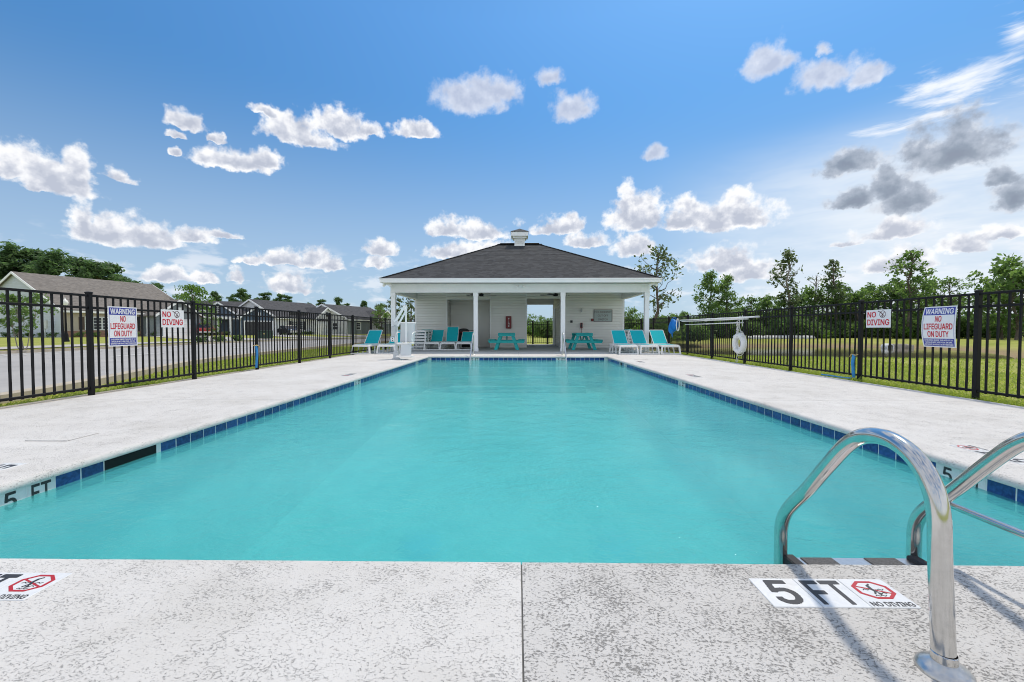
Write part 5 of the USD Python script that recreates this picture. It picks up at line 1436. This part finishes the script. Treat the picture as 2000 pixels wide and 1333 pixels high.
LANDMARKS = {'right': [(1275, 'right beside the pavilion corner'), (1345, 'above the blue leaf net'), (1400, 'below the two narrow leafy trees'), (1470, 'above the life ring'), (1540, 'left of the pointed tall tree'), (1590, 'under the pointed tall tree'), (1660, 'around the half dead tree'), (1740, 'above the small NO DIVING sign'), (1800, 'under the tallest open topped tree'), (1885, 'above the bowed warning sign'), (9999, 'at the far right edge')],
             'left': [(40, 'at the far left edge'), (95, 'above the grey gable end'), (150, 'above the left half of the brown roof'), (215, 'above the right half of the brown roof'), (262, 'over the hip end of the brown roof'), (310, 'just right of the brown roof'), (440, 'beside the bright green tree'), (500, 'above the blue house'), (580, 'above the white house'), (640, 'between the white and pale grey houses'), (9999, 'above the pale grey house')]}
SEEN = {}


def where(side, x, y, kind):
    """The kind of tree and what it stands behind or above; of two with the same words the farther one says so."""
    px = 1011 + 818 * x / y
    base_ = kind + ' ' + next(w for lim, w in LANDMARKS[side] if px < lim)
    k = SEEN.get(base_, 0); SEEN[base_] = k + 1
    return base_ + ('', ', the next one', ', the third one', ', the fourth one', ', the fifth one')[min(k, 4)]


pines = [pine(100 + k, 10.0, 'x', (0, 0, -500), c0, sp, fl) for k, (c0, sp, fl) in enumerate(((.50, .15, .85), (.55, .14, .8), (.30, .13, .5), (.50, .18, .42), (.46, .14, .85)))]
"""Prototypes are moved to the place of the first tree of their kind."""
PINES = [(-109.7, 88, 18.3), (-111.6, 92, 19.7), (-101.5, 86, 18.1), (-107.4, 94, 18.9), (-97.6, 88, 17.5), (-99.0, 92, 17.4), (-100.1, 96, 17.5), (-91.3, 90, 15.6), (-95.5, 97, 16.2), (-95.5, 100, 14.2), (-89.1, 96, 12.2), (-93.4, 104, 12.1), (-85.8, 98, 12.0), (-93.4, 110, 11.4), (-80.7, 112, 11.1), (-72.9, 106, 10.0), (-69.4, 104, 11.3), (-72.8, 112, 10.8), (-74.1, 118, 10.1), (-68.1, 112, 11.0), (-66.4, 116, 11.0), (-66.1, 120, 10.9), (-63.1, 125, 9.1), (-56.8, 120, 9.7), (-47.0, 110, 9.5), (-47.6, 116, 8.3), (-43.9, 120, 9.1)]
PINES += [(-104.5, 90, 15.0), (-96.5, 94, 14.2), (-113.5, 96, 16.5), (-93.0, 93, 12.6), (-118, 95, 18.0), (-108, 84, 15.5)]
used = [False] * 5
for k, (x, y, h) in enumerate(PINES):
    ki = [1, 0, 4, 1, 0, 3, 4, 0, 1, 4, 0, 3, 4, 2, 1, 2, 3, 4, 2, 3, 3, 3, 2, 3, 4, 2, 1, 4, 0, 1, 4, 0, 3][k % 33]
    s_ = h / 10.0; wide = 1.35 if k < 14 or k > 26 else 1.0
    dense = k < 13 or k > 26
    lab = where('left', x, y, 'pine in the dense row' if dense else 'pine standing apart on the skyline')
    grp = 'dense pines behind the brown roof' if dense else 'separate pines on the skyline'
    P_t = pines[ki]
    if not used[ki]:
        used[ki] = True
        P_t.GetAttribute('xformOp:translate').Set(Gf.Vec3d(x, y, -.1)); UsdGeom.Xformable(P_t).AddScaleOp().Set(Gf.Vec3f(s_ * wide, s_ * wide, s_))
        tag(P_t, lab, 'pine tree', grp)
    else:
        dup(P_t, lab, (x, y, -.1), k * 1.7, grp, (s_ * wide, s_ * wide, s_))
broadleaf(31, 8.2, 'bright green leafy tree behind the red pickup truck', (-50.5, 64.5, -.05), 'bright_leaves', width=.33, base=.08, nclump=70, per=60, leaf=.020, clump=.095)
broadleaf(32, 7.6, 'mid green tree close behind the bright one left of the blue house', (-57.5, 72, -.05), 'mid_leaves', width=.3, base=.15, nclump=50, leaf=.022)
for k, (x, y, h, lab) in enumerate(((-19.6, 60, 4.9, 'small round tree left of the left corner post of the pavilion'), (-16.4, 56, 6.0, 'sparse tree seen between the corner post and the pool lift'), (-13.9, 54, 5.9, 'sparse tree behind the pool lift arm'), (-21.8, 66, 5.2, 'narrow light tree above the pale grey house roof'))):
    broadleaf(40 + k, h, lab, (x, y, -.05), 'sparse_leaves' if k else 'mid_leaves', width=.22, base=.2, nclump=40, per=34, leaf=.026, clump=.07, gap=.1)
broadleaf(47, 2.45, 'young multi stemmed tree in the mulch bed at the left edge', (-19.9, 16.6, -.05), 'mid_leaves', name='young_tree', width=.34, base=.38, nclump=44, per=60, leaf=.026, clump=.085, bark='pale_bark', stems=4)
broadleaf(48, 2.3, 'young thin tree in the mulch bed before the red pickup', (-20.3, 27.5, -.05), 'mid_leaves', name='young_tree', width=.25, base=.40, nclump=30, per=40, leaf=.026, clump=.08, bark='pale_bark', stems=3)

TALL = [(11.7, 36, 8.4, 'tall thin sparse tree close behind the right roof corner', 'sparse_leaves', .24, .26, 60, 24, .075, .22), (20.8, 46, 7.6, 'left one of two narrow leafy trees right of the pavilion', 'mid_leaves', .19, .2, 60, 60, .075, .05), (22.9, 46, 7.2, 'right one of two narrow leafy trees right of the pavilion', 'mid_leaves', .18, .2, 54, 56, .075, .08),
        (30.4, 47, 10.4, 'very tall thin tree with nearly bare pointed top', 'sparse_leaves', .13, .3, 60, 26, .055, .2), (36.2, 48, 9.6, 'tall thin tree with a leaning sparse crown right of the pointed one', 'sparse_leaves', .12, .35, 50, 30, .055, .2), (34.6, 50, 8.0, 'half dead tree with bare grey branches', 'sparse_leaves', .2, .4, 40, 10, .05, .6),
        (40.5, 44, 9.8, 'tallest tree with an open top above the small NO DIVING sign', 'mid_leaves', .17, .32, 66, 34, .06, .15), (45.5, 45, 6.7, 'spreading flat topped tree above the bowed warning sign', 'mid_leaves', .30, .45, 46, 40, .07, .1)]
for k, (x, y, h, lab, lv, wd, bs, nc, pr, cl, gp) in enumerate(TALL):
    broadleaf(60 + k, h, lab, (x, y, -.1), lv, name='tall_tree', width=wd, base=bs, nclump=nc, per=pr, leaf=.019, clump=cl, gap=gp, bark='pale_bark' if k in (3, 5) else 'tree_bark')
MASS = [(10.8, 40, 3.0), (18.6, 62, 3.7), (23.2, 66, 3.4), (23.6, 60, 3.6), (22.7, 52, 4.1), (23.9, 50, 4.3), (28.1, 54, 4.0), (28.8, 52, 5.0), (29.6, 50, 5.1), (30.1, 48, 4.6), (34.5, 52, 5.4), (35.0, 50, 5.9), (35.9, 49, 6.3), (38.5, 50, 6.2), (38.7, 48, 5.4), (41.5, 50, 6.4), (41.9, 48, 6.0), (42.7, 47, 6.3), (44.6, 47, 6.5), (49.0, 50, 5.2), (51.4, 50, 5.0), (46.6, 42, 5.5), (45.6, 40, 6.1), (44.5, 38, 7.4), (45.9, 38, 7.0), (49.7, 40, 6.8)]
protos = [broadleaf(80 + k, 5.0, 'x', (0, 0, -500), lv, name='woodland_tree', width=w_, base=b_, nclump=56, per=46, leaf=.028, clump=.095, gap=.22) for k, (lv, w_, b_) in enumerate((('mid_leaves', .36, .10), ('dark_leaves', .40, .08), ('mid_leaves', .30, .25), ('dark_leaves', .32, .18)))]
KIND = ['rounded mid green wood tree', 'broad dark green wood tree', 'slim mid green wood tree', 'upright dark green wood tree']
used = [False] * 4
for k, (x, y, h) in enumerate(MASS):
    ki = (k * 7 + k // 3) % 4; s_ = h / 5.0 * 1.03
    if not used[ki]:
        used[ki] = True
        protos[ki].GetAttribute('xformOp:translate').Set(Gf.Vec3d(x, y, -.1)); UsdGeom.Xformable(protos[ki]).AddScaleOp().Set(Gf.Vec3f(s_, s_, s_)); tag(protos[ki], where('right', x, y, KIND[ki]), 'tree', 'trees of the wood beyond the pond')
    else:
        dup(protos[ki], where('right', x, y, KIND[ki]), (x, y, -.1), k * 2.1, 'trees of the wood beyond the pond', (s_, s_, s_))


def shrub(seed, r, h, label, loc, leaves, group=None, per=40, nc=26, leaf=.09):
    rg = np.random.default_rng(seed); t = thing('shrub', label, 'shrub', loc, group=group)
    C = [(r * .8 * rg.normal() * .5, r * .8 * rg.normal() * .5, h * rg.uniform(.2, .85)) for _ in range(nc)]
    put(t, 'stems', [tube([(0, 0, -.05), (c_[0] * .5, c_[1] * .5, c_[2] * .6), c_], [.02, .014, .005], 5) for c_ in C[:8]], M['tree_bark'])
    put(t, 'foliage', leaf_faces(rg, C, [(r * .42, r * .42, h * .24)] * nc, int(per * .7), leaf, 1.0, .4), M[leaves])
    return t


sh_protos = [shrub(5, 1.5, 1.9, 'x', (0, 0, -500), 'dark_leaves', per=70, nc=34, leaf=.13), shrub(6, 1.4, 1.3, 'x', (0, 0, -500), 'mid_leaves', per=70, nc=34, leaf=.12), shrub(7, 1.4, 1.2, 'x', (0, 0, -500), 'bright_leaves', per=70, nc=30, leaf=.12)]
SL = ['dark bush of the undergrowth along the edge of the wood', 'mid green bush of the undergrowth along the edge of the wood', 'light green bush of the undergrowth along the edge of the wood']


def bush(ki, x, y):
    px = 1011 + 818 * x / y
    if 0 < x < 9:
        return ('dark', 'mid green', 'light green')[ki] + ' bush in the field seen through the passage'
    w_ = next(w for lim, w in LANDMARKS['right'] if px < lim)
    return ('dark', 'mid green', 'light green')[ki] + ' bush at the wood edge ' + w_.replace('above', 'behind').replace('under', 'below')


ORD = ['first', 'second', 'third', 'fourth', 'fifth', 'sixth']
rg = np.random.default_rng(77); used = [False] * 3
spots = [(x, 46.0 - .06 * (x - 20) + rg.uniform(-1.2, 2.0), rg.uniform(.8, 1.35)) for x in np.arange(13.0, 56, 1.25)]
spots += [(rg.uniform(16, 54), rg.uniform(49, 58), rg.uniform(1.3, 1.9)) for _ in range(34)]
spots += [(rg.uniform(1.0, 8.5), rg.uniform(44, 60), rg.uniform(.9, 1.3)) for _ in range(14)] + [(rg.uniform(9.0, 16), rg.uniform(34, 46), rg.uniform(.9, 1.5)) for _ in range(12)]
for k, (x, y, s_) in enumerate(spots):
    ki = [0, 1, 0, 2, 0, 1][k % 6]
    if not used[ki]:
        used[ki] = True
        sh_protos[ki].GetAttribute('xformOp:translate').Set(Gf.Vec3d(x, y, -.1)); tag(sh_protos[ki], bush(ki, x, y), 'shrub', bush(ki, x, y))
    else:
        dup(sh_protos[ki], bush(ki, x, y), (x, y, -.1), k * 1.3, bush(ki, x, y), (s_, s_, s_))
# far wood behind the passage and behind the pines: one mass
rg = np.random.default_rng(9); C, R = [], []
for x in np.arange(-175, 190, 2.6):
    y = 128 + 10 * math.sin(x * .05) + rg.uniform(-4, 4); h = (4.6 + 1.5 * rg.random()) * (1.0 if -30 < x < 60 else 1.15)
    for q in range(6):
        C.append((x + rg.normal() * 1.3, y + rg.normal() * 1.5, h * (.18 + .145 * q))); R.append((1.9 - .15 * q, 1.9, 1.0))
tag(put(None, 'distant_wood', leaf_faces(rg, C, R, 46, .34, 1.0, .4), M['dark_leaves']), 'low distant wood along the horizon behind everything', 'wood', kind='stuff')
# bed shrubs and foundation planting
small = shrub(15, .42, .5, 'nearest rounded dark shrub in the mulch bed beside the road', (-20.5, 24.6, -.03), 'dark_leaves', per=60, nc=18, leaf=.05, group='dark shrubs in the mulch bed')
for x, y, w_ in ((-20.6, 27.0, 'second nearest'), (-20.55, 28.6, 'third nearest'), (-20.5, 30.4, 'farthest')):
    dup(small, w_ + ' rounded dark shrub in the mulch bed beside the road', (x, y, -.03), x * 3, 'dark shrubs in the mulch bed')
u1, v1 = np.array([.276, .961]), np.array([.961, -.276])
base1 = np.array([-52.1, 47.3])
for k, (a, b) in enumerate(((1.2, .7), (2.6, .8), (4.2, .75), (5.4, .7), (6.0, 2.0), (8.2, 2.2))):
    p = base1 + u1 * a + v1 * b
    dup(small, f'{ORD[k]} low shrub from the left along the front of the large grey house', (p[0], p[1], -.05), k, 'shrubs along the grey house', (1.1, 1.1, 1.3))
for k, a in enumerate((.5, 2.4, 4.8, 7.0, 9.3)):
    p = base1 - v1 * a - u1 * .6
    dup(small, f'{ORD[4 - k]} low shrub from the left along the side wall of the grey house', (p[0], p[1], -.05), k, 'shrubs along the grey side wall', (1.0, 1.0, 1.2))
for k in range(6):
    p = np.array([-39.8, 68.5]) + np.array([.31, .95]) * (1 + 1.1 * k) + np.array([.95, -.31]) * .8
    dup(small, f'{ORD[k]} low shrub from the left along the front of the white house', (p[0], p[1], -.05), k, 'shrubs along the white house', (1.1, 1.1, 1.2))
for k in range(5):
    p = np.array([-52.3, 64.0]) + np.array([.839, .545]) * (1.0 + 1.3 * k) + np.array([.545, -.839]) * 2.6
    dup(small, f'{ORD[k]} low shrub from the left along the porch of the blue house', (p[0], p[1], -.05), k, 'shrubs along the blue porch', (1.2, 1.2, 1.3))

# ------------------------------------------------------------------ grass along the fences
rg = np.random.default_rng(21)


def blades(n, xr, yr, h, fn=None):
    x = rg.uniform(*xr, n); y = yr[0] + (yr[1] - yr[0]) * rg.random(n) ** 1.5
    if fn is not None:
        keep = fn(x, y); x, y = x[keep], y[keep]
    z = ground_z(x, y); n = len(x)
    an = rg.random(n) * 2 * PI; hh = h * rg.uniform(.35, 1.1, n); w_ = .0035 + .0028 * rg.random(n) + .0006 * np.hypot(x, y)
    lean = rg.normal(size=(n, 2)) * hh[:, None] * 1.1
    a = np.stack([x - np.cos(an) * w_, y - np.sin(an) * w_, z - .01], 1); b = np.stack([x + np.cos(an) * w_, y + np.sin(an) * w_, z - .01], 1)
    c = np.stack([x + lean[:, 0], y + lean[:, 1], z + hh], 1)
    v = np.stack([a, b, c], 1).reshape(-1, 3)
    return v, np.arange(3 * n).reshape(-1, 3)


from shapely import contains_xy
def tufts():
    out = []
    for _ in range(40):
        y0 = rg.uniform(3, 19); sd = rg.random() < .65
        x0 = rg.uniform(5.86, 6.12) if sd else rg.uniform(-6.2, -6.07)
        out.append(blades(60, (x0 - .05, x0 + .05), (y0 - .06, y0 + .06), rg.uniform(.07, .17)))
    return join(out)


g = [tufts(), blades(26000, (5.80, 6.35), (1.8, 20.5), .045), blades(34000, (6.3, 10.5), (2.0, 17.0), .05), blades(22000, (10.5, 26.0), (5.0, 24.0), .06, lambda x, y: ~contains_xy(pond_poly.buffer(1.5), x, y)),
     blades(40000, (-9.6, -6.05), (3.5, 22.0), .045, lambda x, y: ~contains_xy(road_poly.buffer(.15), x, y))]
tag(put(None, 'grass', g, M['grass_blades']), 'short mown grass growing along the outside of both fences', 'grass', kind='stuff')
